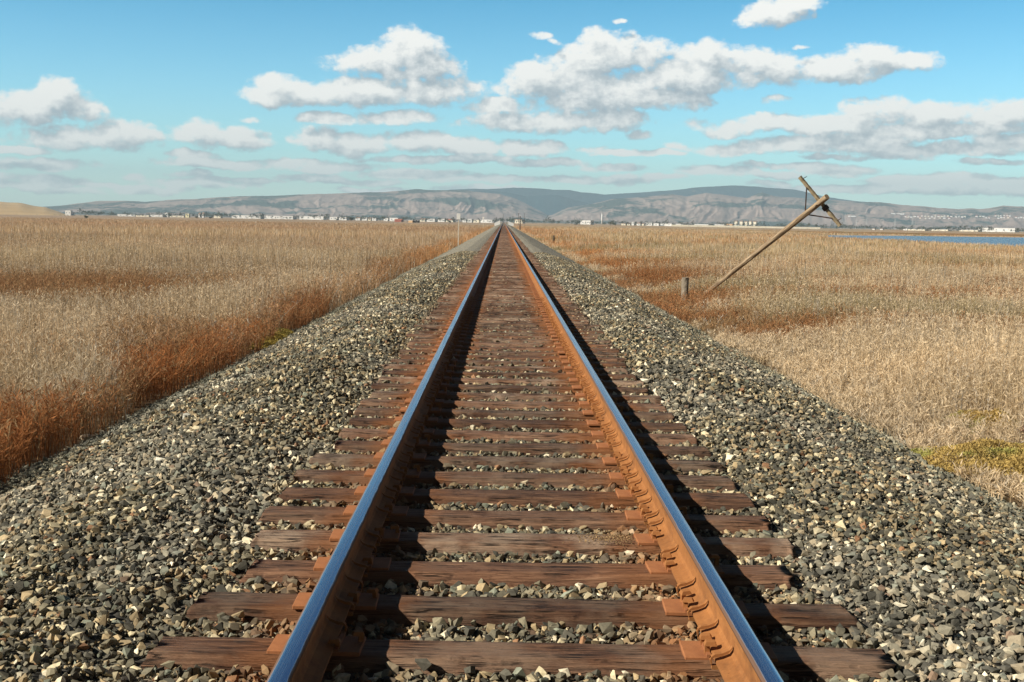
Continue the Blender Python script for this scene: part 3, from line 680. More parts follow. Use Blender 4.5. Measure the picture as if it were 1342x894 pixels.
def grass_mesh(name, x, y, seed, heads=True, hscale=1.0, wscale=1.0):
    r = np.random.default_rng(seed); n = len(x); d = np.hypot(x, y)
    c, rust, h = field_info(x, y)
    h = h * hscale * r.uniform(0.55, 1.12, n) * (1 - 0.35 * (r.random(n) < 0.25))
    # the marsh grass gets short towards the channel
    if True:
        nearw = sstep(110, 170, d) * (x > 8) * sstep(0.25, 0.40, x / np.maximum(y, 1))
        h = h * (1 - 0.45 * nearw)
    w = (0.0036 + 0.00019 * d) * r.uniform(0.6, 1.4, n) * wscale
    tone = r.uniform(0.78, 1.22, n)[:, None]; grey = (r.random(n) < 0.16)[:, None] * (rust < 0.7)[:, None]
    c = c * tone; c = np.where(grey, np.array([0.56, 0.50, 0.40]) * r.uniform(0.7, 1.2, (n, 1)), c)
    straw = (r.random(n) < 0.18)[:, None] & (rust > 0.3)[:, None]; c = np.where(straw, np.array([0.33, 0.22, 0.11]) * tone, c)
    az = r.uniform(0, 2 * np.pi, n); lean = np.abs(r.normal(0, 1.0, n)) * np.where(rust > .5, 0.38, 0.17); ld = r.uniform(0, 2 * np.pi, n)
    dx, dy = np.cos(az), np.sin(az); lx, ly = np.cos(ld) * lean, np.sin(ld) * lean
    zb = GZ - 0.03 + np.where(x > 0, np.clip((5.2 - x) * 0.12, 0, 0.12), np.clip((5.4 + x) * 0.10, 0, .1))
    B = np.stack([x, y, zb * np.ones(n)], -1); S = np.stack([dx, dy, np.zeros(n)], -1) * w[:, None] * 0.5
    L1 = np.stack([lx * 0.35 * h, ly * 0.35 * h, 0.55 * h], -1); L2 = np.stack([lx * h, ly * h, h], -1)
    V = np.stack([B - S, B + S, B + L1 + S * 0.85, B + L1 - S * 0.85, B + L2 + S * 0.3, B + L2 - S * .3], 1)   # n,6,3
    idx = np.array([0, 1, 2, 3, 3, 2, 4, 5]); base = np.arange(n)[:, None] * 6
    I = [(base + idx).reshape(-1)]; sz = [np.full(2 * n, 4)]; VV = [V.reshape(-1, 3)]; CC = [np.repeat(c, 6, 0)]
    off = n * 6
    if heads:                                   # seed heads and side twigs: small slivers round the upper stem
        for k in range(7):
            m = np.nonzero(d < (90 if k < 2 else (45 if k < 5 else 24)))[0]; mm = len(m)
            t = r.uniform(0.30, 1.02, mm) ** 0.7; pos = B[m] + np.where((t < .55)[:, None], L1[m] * (t / .55)[:, None], L1[m] + (L2[m] - L1[m]) * ((t - .55) / .45)[:, None])
            u = r.normal(0, 1, (mm, 3)); u[:, 2] = np.abs(u[:, 2]) * 0.8 + 0.35; u /= np.linalg.norm(u, axis=1, keepdims=True)
            ln = (r.uniform(0.03, 0.12, mm) * np.where(rust[m] > .5, 1.2, 1.0))[:, None]
            sv = np.cross(u, r.normal(0, 1, (mm, 3))); sv /= np.linalg.norm(sv, axis=1, keepdims=True) + 1e-9
            sw = (w[m] * r.uniform(0.7, 1.5, mm))[:, None]
            T3 = np.stack([pos - sv * sw * .4, pos + u * ln * .6 + sv * sw, pos + u * ln], 1)
            VV.append(T3.reshape(-1, 3)); I.append(off + np.arange(mm * 3)); sz.append(np.full(mm, 3)); off += mm * 3
            tanm = ((rust[m] < .5) * sstep(.5, .85, t))[:, None] * 0.6
            hc = c[m] * (1 - tanm) + np.where((x[m] < 0)[:, None], np.array([0.66, 0.54, 0.37]), np.array([0.70, 0.56, 0.38])) * tanm
            CC.append(np.repeat(hc * r.uniform(0.85, 1.3, (mm, 1)), 3, 0))
    return mesh_np(name, np.concatenate(VV), np.concatenate(I), np.concatenate(sz), np.concatenate(CC))
x1, y1_ = stems(120000, 4.5, 30, 0.82, 1); x2, y2_ = stems(460000, 8, 120, 0.52, 2); x3, y3_ = stems(330000, 100, 520, 0.50, 3)
gx_ = np.concatenate([x1, x2]); gy_ = np.concatenate([y1_, y2_])
L = gx_ < 0
tag(link('marsh_grass', grass_mesh('marsh_grass', gx_[L], gy_[L], 5), M_grass), 'tall dry tan and rust marsh grass on the left side of the track', 'grass', kind='stuff')
tag(link('marsh_grass', grass_mesh('marsh_grass', gx_[~L], gy_[~L], 6), M_grass), 'tall dry straw coloured marsh grass on the right side of the track', 'grass', kind='stuff')
tag(link('far_marsh_grass', grass_mesh('far_marsh_grass', x3, y3_, 7, heads=False, wscale=1.15), M_grass), 'distant dry marsh grass in tan and reddish bands before the town', 'grass', kind='stuff')

# low leafy mats: yellow green at the foot of the ballast
def mat_plant(name, cx, cy, rx, ry, h, col, n, label, seed, size=0.022):
    r = np.random.default_rng(seed)
    a = r.uniform(0, 2 * np.pi, n); rr = np.sqrt(r.random(n)); lob = 0.55 + 0.95 * fbm(np.cos(a) * 1.6 + seed, np.sin(a) * 1.6, seed, 3); rx = rx * lob; ry = ry * lob; x = cx + np.cos(a) * rr * rx; y = cy + np.sin(a) * rr * ry
    bumpy = fbm(x * 4, y * 4, seed, 3); hh = h * (1 - rr ** 2) * (0.45 + 1.1 * bumpy)
    z = GZ + 0.03 + np.clip((5.2 - np.abs(x)) * 0.12, 0, .12) + hh * (1 - 0.7 * r.random(n) ** 2)
    P0 = np.stack([x, y, z], -1); u = r.normal(0, 1, (n, 3)); u[:, 2] = np.abs(u[:, 2]); u /= np.linalg.norm(u, axis=1, keepdims=True)
    v = np.cross(u, r.normal(0, 1, (n, 3))); v /= np.linalg.norm(v, axis=1, keepdims=True); s = r.uniform(.6, 1.4, (n, 1)) * size
    V = np.stack([P0, P0 + u * s * .6 + v * s * .25, P0 + u * s, P0 + u * s * .6 - v * s * .25], 1).reshape(-1, 3)
    tone = 0.6 + 0.8 * fbm(x * 3 + 7, y * 3, seed + 4, 3); mixn = sstep(.5, .62, fbm(x * 2.2, y * 2.2 + 3, seed + 9, 3))[:, None]
    c = (np.array(col[0]) * (1 - mixn) + np.array(col[1]) * mixn) * (tone * r.uniform(.7, 1.3, n))[:, None]
    o = link(name, mesh_np(name, V, np.arange(n * 4), np.full(n, 4), np.repeat(c, 4, 0)), M_leaf)
    tag(o, label, 'ground cover', kind='stuff')
p = gp(1325, 628, GZ); mat_plant('green_ground_cover', p.x + 0.15, p.y - 0.05, 0.95, 1.3, 0.20, ((0.34, 0.32, 0.09), (0.44, 0.31, 0.10)), 60000, 'low yellow green mat of marsh plants at the lower right', 1)
p = gp(1285, 568, GZ); mat_plant('green_ground_cover', p.x, p.y, 0.55, 0.7, 0.22, ((0.34, 0.31, 0.09), (0.44, 0.30, 0.10)), 22000, 'small yellow green plant mat against the tall right grass', 2)
p = gp(335, 455, GZ); mat_plant('green_ground_cover', p.x + 0.25, p.y, 0.45, 1.7, 0.16, ((0.50, 0.38, 0.09), (0.40, 0.32, 0.09)), 20000, 'yellow green low plants at the foot of the left ballast', 3)
p = gp(1340, 582, GZ); mat_plant('red_ground_cover', p.x + 0.12, p.y, 0.22, 0.3, 0.22, ((0.24, 0.07, 0.045), (0.2, 0.06, 0.05)), 9000, 'dark red low plant at the right edge', 4)

# ------------------------------------------------------------------ leaning utility pole, stub post
def pole_wood(name, c1, c2):
    return mottled(name, c1, c2, 2.0, 0.9, 0.5, 0.01, (14.0, 14.0, 1.2))
M_pole = pole_wood('old_pole_wood', (0.13, 0.085, 0.05), (0.44, 0.33, 0.21)); M_arm = pole_wood('grey_arm_wood', (0.22, 0.17, 0.10), (0.38, 0.31, 0.20))
M_iron = mottled('dark_iron', (0.035, 0.025, 0.022), (0.08, 0.05, 0.04), 20, 0.7); M_post = pole_wood('grey_post_wood', (0.16, 0.13, 0.095), (0.33, 0.28, 0.21))
base = gp(908, 398, GZ - 0.1); Db = math.hypot(base.x, base.y)
topp = at(1084, 258, Db - 4.0)
root = empty('utility_pole', (base.x, base.y, GZ)); tag(root, 'old wooden utility pole leaning far over to the right with a crossarm', 'utility pole')
org = root.location.copy()
axis = (topp - base).normalized()
def rings_tube(p0, p1, r0, r1, n=16, m=24, wob=0.05, seed=0):
    """tube built along local z so that the grain follows it; returned object matrix places it"""
    r = np.random.default_rng(seed); Lh = (p1 - p0).length; V = []; Fc = []
    for k in range(m + 1):
        t = k / m; rr = r0 + (r1 - r0) * t
        for j in range(n):
            a = 2 * math.pi * j / n; q = rr * (1 + wob * (fbm(np.array([math.cos(a) * 2 + seed]), np.array([math.sin(a) * 2 + t * 9]), 3, 3)[0] - .5) * 2)
            V.append((math.cos(a) * q, math.sin(a) * q, t * Lh))
    for k in range(m):
        for j in range(n): Fc.append((k * n + j, k * n + (j + 1) % n, (k + 1) * n + (j + 1) % n, (k + 1) * n + j))
    Fc.append(tuple(range(n))[::-1]); Fc.append(tuple(range(m * n, (m + 1) * n)))
    return mesh_from('tube', V, Fc)
def place(o, p0, p1, yhint=None):
    z = (p1 - p0).normalized(); yv = yhint if yhint is not None else z.orthogonal(); xv = yv.cross(z).normalized(); yv = z.cross(xv)
    M = Matrix((xv, yv, z)).transposed().to_4x4(); M.translation = p0 - org; o.matrix_local = M
me = rings_tube(base, topp, 0.066, 0.079, seed=2, wob=0.10); me.name = 'pole'; sh = link('pole', me, M_pole, root); place(sh, base, topp)
# crossarm behind the pole, square to it
view = (topp - CAMP).normalized(); back = (view - axis * view.dot(axis)).normalized()
armdir = axis.cross(back).normalized()
if armdir.z > 0: armdir = -armdir
cross_at = topp - axis * 0.36 + back * 0.12
pe = at(1104, 290, 1.0)
a0 = cross_at - armdir * 0.90; a1 = cross_at + armdir * 0.84
bm = bmesh.new(); bm_box(bm, (0, 0, 0.87), (0.085, 0.075, 1.74))
bmesh.ops.subdivide_edges(bm, edges=[e for e in bm.edges if e.calc_length() > 1], cuts=20)
for v in bm.verts: v.co.x += random.uniform(-.006, .006); v.co.y += random.uniform(-.006, .006)
arm = bm_obj('crossarm', bm, M_arm, root); place(arm, a0, a1, back)
def strut(p0, p1):
    bm = bmesh.new(); Lh = (p1 - p0).length; bm_box(bm, (0, 0, Lh / 2), (0.035, 0.008, Lh)); o = bm_obj('brace', bm, M_iron, root); place(o, p0, p1, back)
low = topp - axis * 0.86
strut(cross_at - armdir * 0.55 - back * 0.06, low - armdir * 0.07 + back * 0.02)
strut(cross_at + armdir * 0.55 - back * 0.06, low + armdir * 0.07 + back * 0.02)
bm = bmesh.new(); bm_box(bm, (0, 0, 0.05), (0.135, 0.125, 0.13)); o = bm_obj('bracket', bm, M_iron, root, bevel=0.01); place(o, cross_at + armdir * 0.16, cross_at + armdir * 0.3, back)
for k, t in ((-1, 0.80), (1, 0.68)):
    bm = bmesh.new(); s0 = cross_at + armdir * k * t; bm_tube(bm, (0, 0, 0), (0, 0, 0.15), 0.010, 0.010, 6); o = bm_obj('insulator_pin', bm, M_iron, root); place(o, s0 + axis * 0.03, s0 + axis * 0.2 + armdir * .02)
bm = bmesh.new(); bm_tube(bm, (0, 0, -0.2), (0, 0, 0.16), 0.012, 0.012, 6); o = bm_obj('bolt', bm, M_iron, root); place(o, cross_at - back * 0.1, cross_at + back * 0.1)

org = Vector((0, 0, 0))
pb = gp(897, 398, GZ); p0 = Vector((pb.x, pb.y, GZ - 0.15)); p1 = Vector((pb.x + 0.06, pb.y, GZ + 0.78))
me = rings_tube(p0, p1, 0.115, 0.10, seed=5, wob=0.12); me.name = 'post'; org = p0
o = link('stub_post', me, M_post); o.location = p0; tag(o, 'short grey weathered wooden stub post left of the leaning pole foot', 'post')
bm = bmesh.new(); bm_box(bm, (0.06, 0, 0.90), (0.10, 0.12, 0.06), Matrix.Rotation(0.5, 3, 'Y')); h = bm_obj('broken_top', bm, M_post, o)

pb = gp(725.5, 319, GZ); 
me = rings_tube(Vector((0, 0, 0)), Vector((0.05, 0, 1.1)), 0.13, 0.11, seed=6, wob=0.12, m=6); o = link('stub_post', me, mottled('dark_post_wood', (0.05, 0.04, 0.03), (0.11, 0.09, 0.06), 6)); o.location = (pb.x, pb.y, GZ - 0.2)
tag(o, 'small dark stub post in orange grass right of the far track', 'post')

# white marker post beside the track
M_white = mottled('white_paint', (0.72, 0.72, 0.68), (0.82, 0.82, 0.79), 4, 0.6); M_pale = mottled('pale_post', (0.55, 0.5, 0.4), (0.68, 0.64, 0.54), 8, 0.8)
def marker(px, ybase, ytop, signw, signh, label, zg=-0.72, par=None):
    p = gp(px, ybase, zg); D = math.hypot(p.x, p.y); hgt = (ybase - ytop) / F * D
    r = empty('marker_post', (p.x, p.y, zg)); tag(r, label, 'marker post')
    bm = bmesh.new(); bm_box(bm, (0, 0, hgt / 2 - .1), (0.085, 0.07, hgt + 0.1)); bm_obj('post', bm, M_pale, r)
    bm = bmesh.new(); bm_box(bm, (0, -0.055, hgt - signh / 2), (signw, 0.03, signh)); bm_obj('sign_board', bm, M_white, r, bevel=0.006)
marker(600.5, 322.5, 280.3, 0.33, 0.54, 'thin white marker post with blank white board on the left of the track')
marker(633.2, 300.5, 284.5, 0.5, 0.5, 'faint pale marker post farther along the left side of the track')

# far wooden poles along the right of the line
def far_pole(px, ybase, ytop, label, arms=1):
    p = gp(px, ybase, GZ); D = math.hypot(p.x, p.y); hgt = (ybase - ytop) / F * D
    r = empty('utility_pole', (p.x, p.y, GZ)); tag(r, label, 'utility pole', 'far poles along the railway')
    bm = bmesh.new(); bm_tube(bm, (0, 0, -.2), (0, 0, hgt), 0.16, 0.12, 8); bm_obj('pole', bm, M_dkpole, r)
    for k in range(arms):
        bm = bmesh.new(); bm_box(bm, (0, -.14, hgt - 0.5 - k * 0.8), (2.2, 0.12, 0.14)); bm_obj('crossarm', bm, M_dkpole, r)
M_dkpole = pole_wood('dark_pole_wood', (0.06, 0.045, 0.035), (0.13, 0.10, 0.08))
far_pole(681.4, 301.8, 283.4, 'dark upright pole nearest the right edge of the far track', 0)
far_pole(679.3, 295.2, 279.6, 'dark crossarm pole just left of and behind the nearest far pole')
far_pole(687.0, 294.6, 279.8, 'dark crossarm pole right of the other far track poles')
far_pole(659.6, 293.4, 280.5, 'slim dark mast standing where the two rails meet', 0)

# ------------------------------------------------------------------ water channel and its far bank
def water_mat():
    m, nt, b = mat('channel_water')
    co = nt.add('ShaderNodeTexCoord').outputs['Object']
    n = nt.noise(co, 1.4, 4, 0.6).outputs[0]
    b.inputs['Base Color'].default_value = (0.06, 0.10, 0.14, 1); b.inputs['Roughness'].default_value = 0.22; b.inputs['Specular IOR Level'].default_value = 0.5
    bump(nt, b, n, 0.7, 0.35); return m
V = [(px, py, GZ - 0.06) for px, py in wpoly]
tag(link('water', mesh_from('water', V, [tuple(range(len(V)))]), water_mat()), kind='structure')
def bank():
    pts = [gp(px, py, GZ) for px, py in ((1700, 315.6), (1342, 310.6), (1180, 308.3), (1075, 307.0), (985, 304.3), (900, 301.3))]
    xs = []; 
    for a, b in zip(pts[:-1], pts[1:]):
        for t in np.linspace(0, 1, 30, endpoint=False): xs.append(a.lerp(b, t))
    V = []; F_ = []; prof = [(0, -0.25), (3, 0.5), (9, 0.85), (25, 0.8), (60, 0.2), (80, -0.3)]
    for k, p in enumerate(xs):
        d = Vector((p.x, p.y, 0)).normalized()
        for (o_, z) in prof:
            q = p + d * o_; V.append((q.x, q.y, GZ + z * (0.85 + 0.3 * vnoise(k / 6, o_, 3)) * (0.4 + 0.6 * min(1, (len(xs) - k) / 50))))
    n = len(prof)
    for k in range(len(xs) - 1):
        for j in range(n - 1): F_.append((k * n + j, k * n + j + 1, (k + 1) * n + j + 1, (k + 1) * n + j))
    return mesh_from('levee', V, F_, True)
tag(link('levee', bank(), mottled('levee_grass', (0.17, 0.12, 0.045), (0.30, 0.16, 0.065), 0.09, 0.95)), kind='structure')

# ------------------------------------------------------------------ hills
def hill_mat(name, grass1, grass2, tree, th, scale=1.0):
    m, nt, b = mat(name)
    co = nt.add('ShaderNodeTexCoord').outputs['Object']
    c3 = nt.add('ShaderNodeMapping', {'Vector': co, 'Scale': (0.001 * scale, 0.0006 * scale, 0.0035 * scale)}).outputs[0]
    n = nt.noise(c3, 3.0, 7, 0.6, 0.4).outputs[0]; n2 = nt.noise(c3, 9.0, 6, 0.62).outputs[0]; n3 = nt.noise(c3, 38.0, 3, 0.6).outputs[0]
    c = nt.mix(nt.maprange(n2, 0.35, 0.65), grass1, grass2)
    k = nt.math('ADD', nt.math('ADD', nt.math('MULTIPLY', n, 0.6), nt.math('MULTIPLY', n2, 0.28)), nt.math('MULTIPLY', n3, 0.14))
    f = nt.maprange(k, th, th + 0.035)
    nt.l.new(nt.mix(f, c, tree), b.inputs['Base Color']); b.inputs['Roughness'].default_value = 1.0; b.inputs['Specular IOR Level'].default_value = 0
    return m
class Ridge:
    def __init__(s, pts, D, Db, seed, fold=1.0, power=1.15, back=1.35):
        s.px = np.array([p[0] for p in pts], float); s.py = np.array([p[1] for p in pts], float); s.D = D; s.Db = Db; s.seed = seed; s.fold = fold; s.pw = power; s.back = back
    def point(s, px, v):
        px = np.asarray(px, float); v = np.asarray(v, float)
        ry = np.interp(px, s.px, s.py) - (fbm(px / 16, px * 0, s.seed, 3) - .5) * 1.0
        az = np.arctan((px - 659.9) / 1548.0); up_ = (yh_np(px) - ry) / F * np.cos(az)
        D = s.Db + (s.D - s.Db) * v
        zr = CAMP.z + up_ * s.D
        zb = GZ - 1
        t = np.where(v <= 1, np.clip(v, 0, 1) ** s.pw, 1 - (v - 1) * 1.2)
        warp = px / 26 + (fbm(px / 60, v * 2, s.seed + 5, 3) - .5) * 2.4
        rid = 1 - 2 * np.abs(vnoise(warp, v * 1.3 + 5, s.seed + 1) - .5); rid2 = 1 - 2 * np.abs(vnoise(warp * 2.7, v * 3.1, s.seed + 2) - .5)
        env = np.clip(v, 0, 1) * np.clip(1 - v, 0, 1) * 4
        z = zb + (zr - zb) * (t + s.fold * env * (0.09 * (rid - .5) + 0.07 * (rid2 - .5) + 0.09 * (fbm(px / 9, v * 5, s.seed + 8, 4) - .5)))
        return np.sin(az) * D + CAMP.x, np.cos(az) * D, z
    def build(s, name, material, nu=520, nv=64, kind='structure'):
        u = np.linspace(s.px[0], s.px[-1], nu); v = np.linspace(0, s.back, nv); U, Vv = np.meshgrid(u, v)
        X, Y, Z = s.point(U, Vv); n = nu
        ii = np.arange(nv - 1)[:, None] * n + np.arange(n - 1)[None, :]; q = np.stack([ii, ii + 1, ii + 1 + n, ii + n], -1).reshape(-1)
        o = link(name, mesh_np(name, np.stack([X, Y, Z], -1).reshape(-1, 3), q, np.full(len(q) // 4, 4), smooth=True), material); tag(o, kind=kind); return o
    def on(s, px, py):                   # place on the near face seen at px, py
        v = np.linspace(0, 1, 200); X, Y, Z = s.point(np.full(200, px), v)
        sy = yh(px) - (Z - CAMP.z) / np.hypot(X, Y) * F; k = int(np.argmin(np.abs(sy - py))); return Vector((X[k], Y[k], Z[k]))
def yh_np(px): return 290.3 + (px - 659.9) * math.tan(ROLL)
G1, G2, TR = (0.25, 0.185, 0.155), (0.36, 0.27, 0.22), (0.04, 0.055, 0.04)
hl = Ridge([(-260,276),(-60,274),(67,271),(85,269.5),(105,266.5),(132,263.4),(168,263.5),(190,264.5),(219,262.7),(253,261),(284,259.5),(314,257.5),(350,257),(390,255.5),(417,254.6),(461,253),(506,252),(524,250.5),(545,248.5),(560,249.5),(590,249.5),(612,250),(632,252.7),(655,255),(676,261),(694,270),(709,277),(721,284),(740,291)], 6000, 4500, 3)
hr = Ridge([(690,292),(701,286),(724,281.7),(743,272.7),(766,269),(792,263.7),(804,261),(850,258),(880,254.6),(899,258),(924,253),(948,255.5),(978,260),(998,252.5),(1017,258),(1047,260),(1085,262),(1127,264.7),(1154,265.5),(1176,268.5),(1208,270.4),(1232,273),(1257,274.3),(1272,273.2),(1285,274.5),(1299,273),(1315,269.7),(1342,271),(1420,268),(1560,272),(1700,280)], 6000, 4400, 13)
hm = Ridge([(540,262),(590,252),(640,250),(668,253),(690,258),(712,256),(730,256),(752,262),(775,268),(800,275),(830,285)], 6600, 6000, 23, 0.7)
hb = Ridge([(480,260),(545,252),(590,249),(622,247.5),(643,248),(661,246.5),(687,246.2),(709,247.4),(724,248.7),(746,249),(760,252),(771,252.5),(791,255),(815,253.5),(841,252),(881,249.5),(905,246.5),(926,245),(945,243.5),(961,243),(991,245),(1020,247),(1041,248.5),(1081,258),(1121,263.5),(1170,268),(1230,275)], 7300, 6600, 33, 0.6)
hl.build('hills', hill_mat('hill_grass_left', G1, G2, TR, 0.50), nu=900, nv=90); hr.build('hills', hill_mat('hill_grass_right', G1, G2, TR, 0.512), nu=900, nv=90)
hm.build('wooded_hills', hill_mat('hill_wood_mid', (0.20, 0.16, 0.11), (0.28, 0.21, 0.15), (0.006, 0.036, 0.048), 0.38)); hb.build('wooded_hills', hill_mat('hill_wood_far', (0.24, 0.19, 0.13), (0.3, 0.22, 0.15), (0.006, 0.034, 0.046), 0.36), nu=600)
hg = Ridge([(-500,262),(-300,258),(-120,261),(-40,263),(0,264.3),(30,266),(48,270),(62,271.5),(74,275.5),(85,279.5),(100,284.5)], 2300, 1500, 43, 0.25, 0.8)
hg.build('golden_hill', mottled('golden_grass', (0.40, 0.27, 0.12), (0.50, 0.35, 0.17), 0.006, 1.0), nu=160, nv=30)

# ------------------------------------------------------------------ town
M_wall = {k: mottled('wall_' + k, a, b, 0.3, 0.8) for k, a, b in (('white', (0.62, 0.61, 0.58), (0.74, 0.73, 0.70)), ('cream', (0.66, 0.60, 0.46), (0.74, 0.68, 0.54)), ('yellow', (0.66, 0.60, 0.36), (0.72, 0.66, 0.42)), ('tan', (0.50, 0.33, 0.18), (0.56, 0.38, 0.22)), ('green', (0.48, 0.58, 0.50), (0.56, 0.66, 0.58)), ('red', (0.26, 0.075, 0.045), (0.33, 0.10, 0.06)), ('grey', (0.42, 0.42, 0.42), (0.5, 0.5, 0.5)), ('dark', (0.035, 0.03, 0.03), (0.06, 0.05, 0.05)))}
M_roof = {k: mottled('roof_' + k, a, b, 0.5, 0.85) for k, a, b in (('pale', (0.6, 0.6, 0.57), (0.7, 0.7, 0.67)), ('brown', (0.18, 0.12, 0.09), (0.26, 0.18, 0.13)), ('grey', (0.22, 0.22, 0.22), (0.30, 0.30, 0.30)), ('red', (0.30, 0.10, 0.06), (0.38, 0.14, 0.08)))}
M_glass = mottled('window_glass', (0.16, 0.18, 0.20), (0.24, 0.26, 0.28), 1.0, 0.2)
def building(name, x0, x1, yt, wall, roof, label, cat='building', D=1900, gable=False, win=0, group=None, depth=18.0, ground=None):
    xm = (x0 + x1) / 2
    if ground is None:
        p = at(xm, yh(xm), D); zb = GZ
    else: p = ground; zb = ground.z - 0.5; D = math.hypot(p.x, p.y)
    az = math.atan2(p.x, p.y); w = (x1 - x0) / F * D; yt += 1.0 if ground is None else 0; ztop = CAMP.z + (yh(xm) - yt) / F * D; h = max(ztop - zb, 2.2)
    turn = -0.55 if ground is None else -0.3; w *= 1.06 if ground is None else 0.92; r = empty(name, (p.x, p.y, zb), -az + turn); tag(r, label, cat, group)
    dp = min(depth, max(6, w)) * 0.6
    rh = (min(0.35 * h, 2.2) if gable else 0.35)
    bm = bmesh.new(); bm_box(bm, (0, dp / 2, (h - rh) / 2), (w, dp, h - rh)); bm_obj('wall', bm, M_wall[wall], r)
    bm = bmesh.new()
    if gable:
        a = [bm.verts.new(q) for q in ((-w / 2 - .3, -.3, h - rh), (w / 2 + .3, -.3, h - rh), (w / 2 + .3, dp + .3, h - rh), (-w / 2 - .3, dp + .3, h - rh), (-w / 2 - .3, dp / 2, h), (w / 2 + .3, dp / 2, h))]
        for f in ((0, 1, 5, 4), (2, 3, 4, 5), (0, 4, 3), (1, 2, 5), (3, 2, 1, 0)): bm.faces.new([a[i] for i in f])
    else: bm_box(bm, (0, dp / 2, h - rh / 2), (w + .4, dp + .4, rh))
    bm_obj('roof', bm, M_roof[roof], r)
    win = (win + 1) // 2
    for k in range(win):
        bm = bmesh.new(); xx = -w / 2 + w * (k + 0.5) / win; hh = min(1.5, (h - rh) * .3)
        bm_box(bm, (xx, -0.03, (h - rh) * 0.55), (min(w / win * .3, 2.2), 0.1, hh)); bm_obj('window', bm, M_glass, r)
    return r
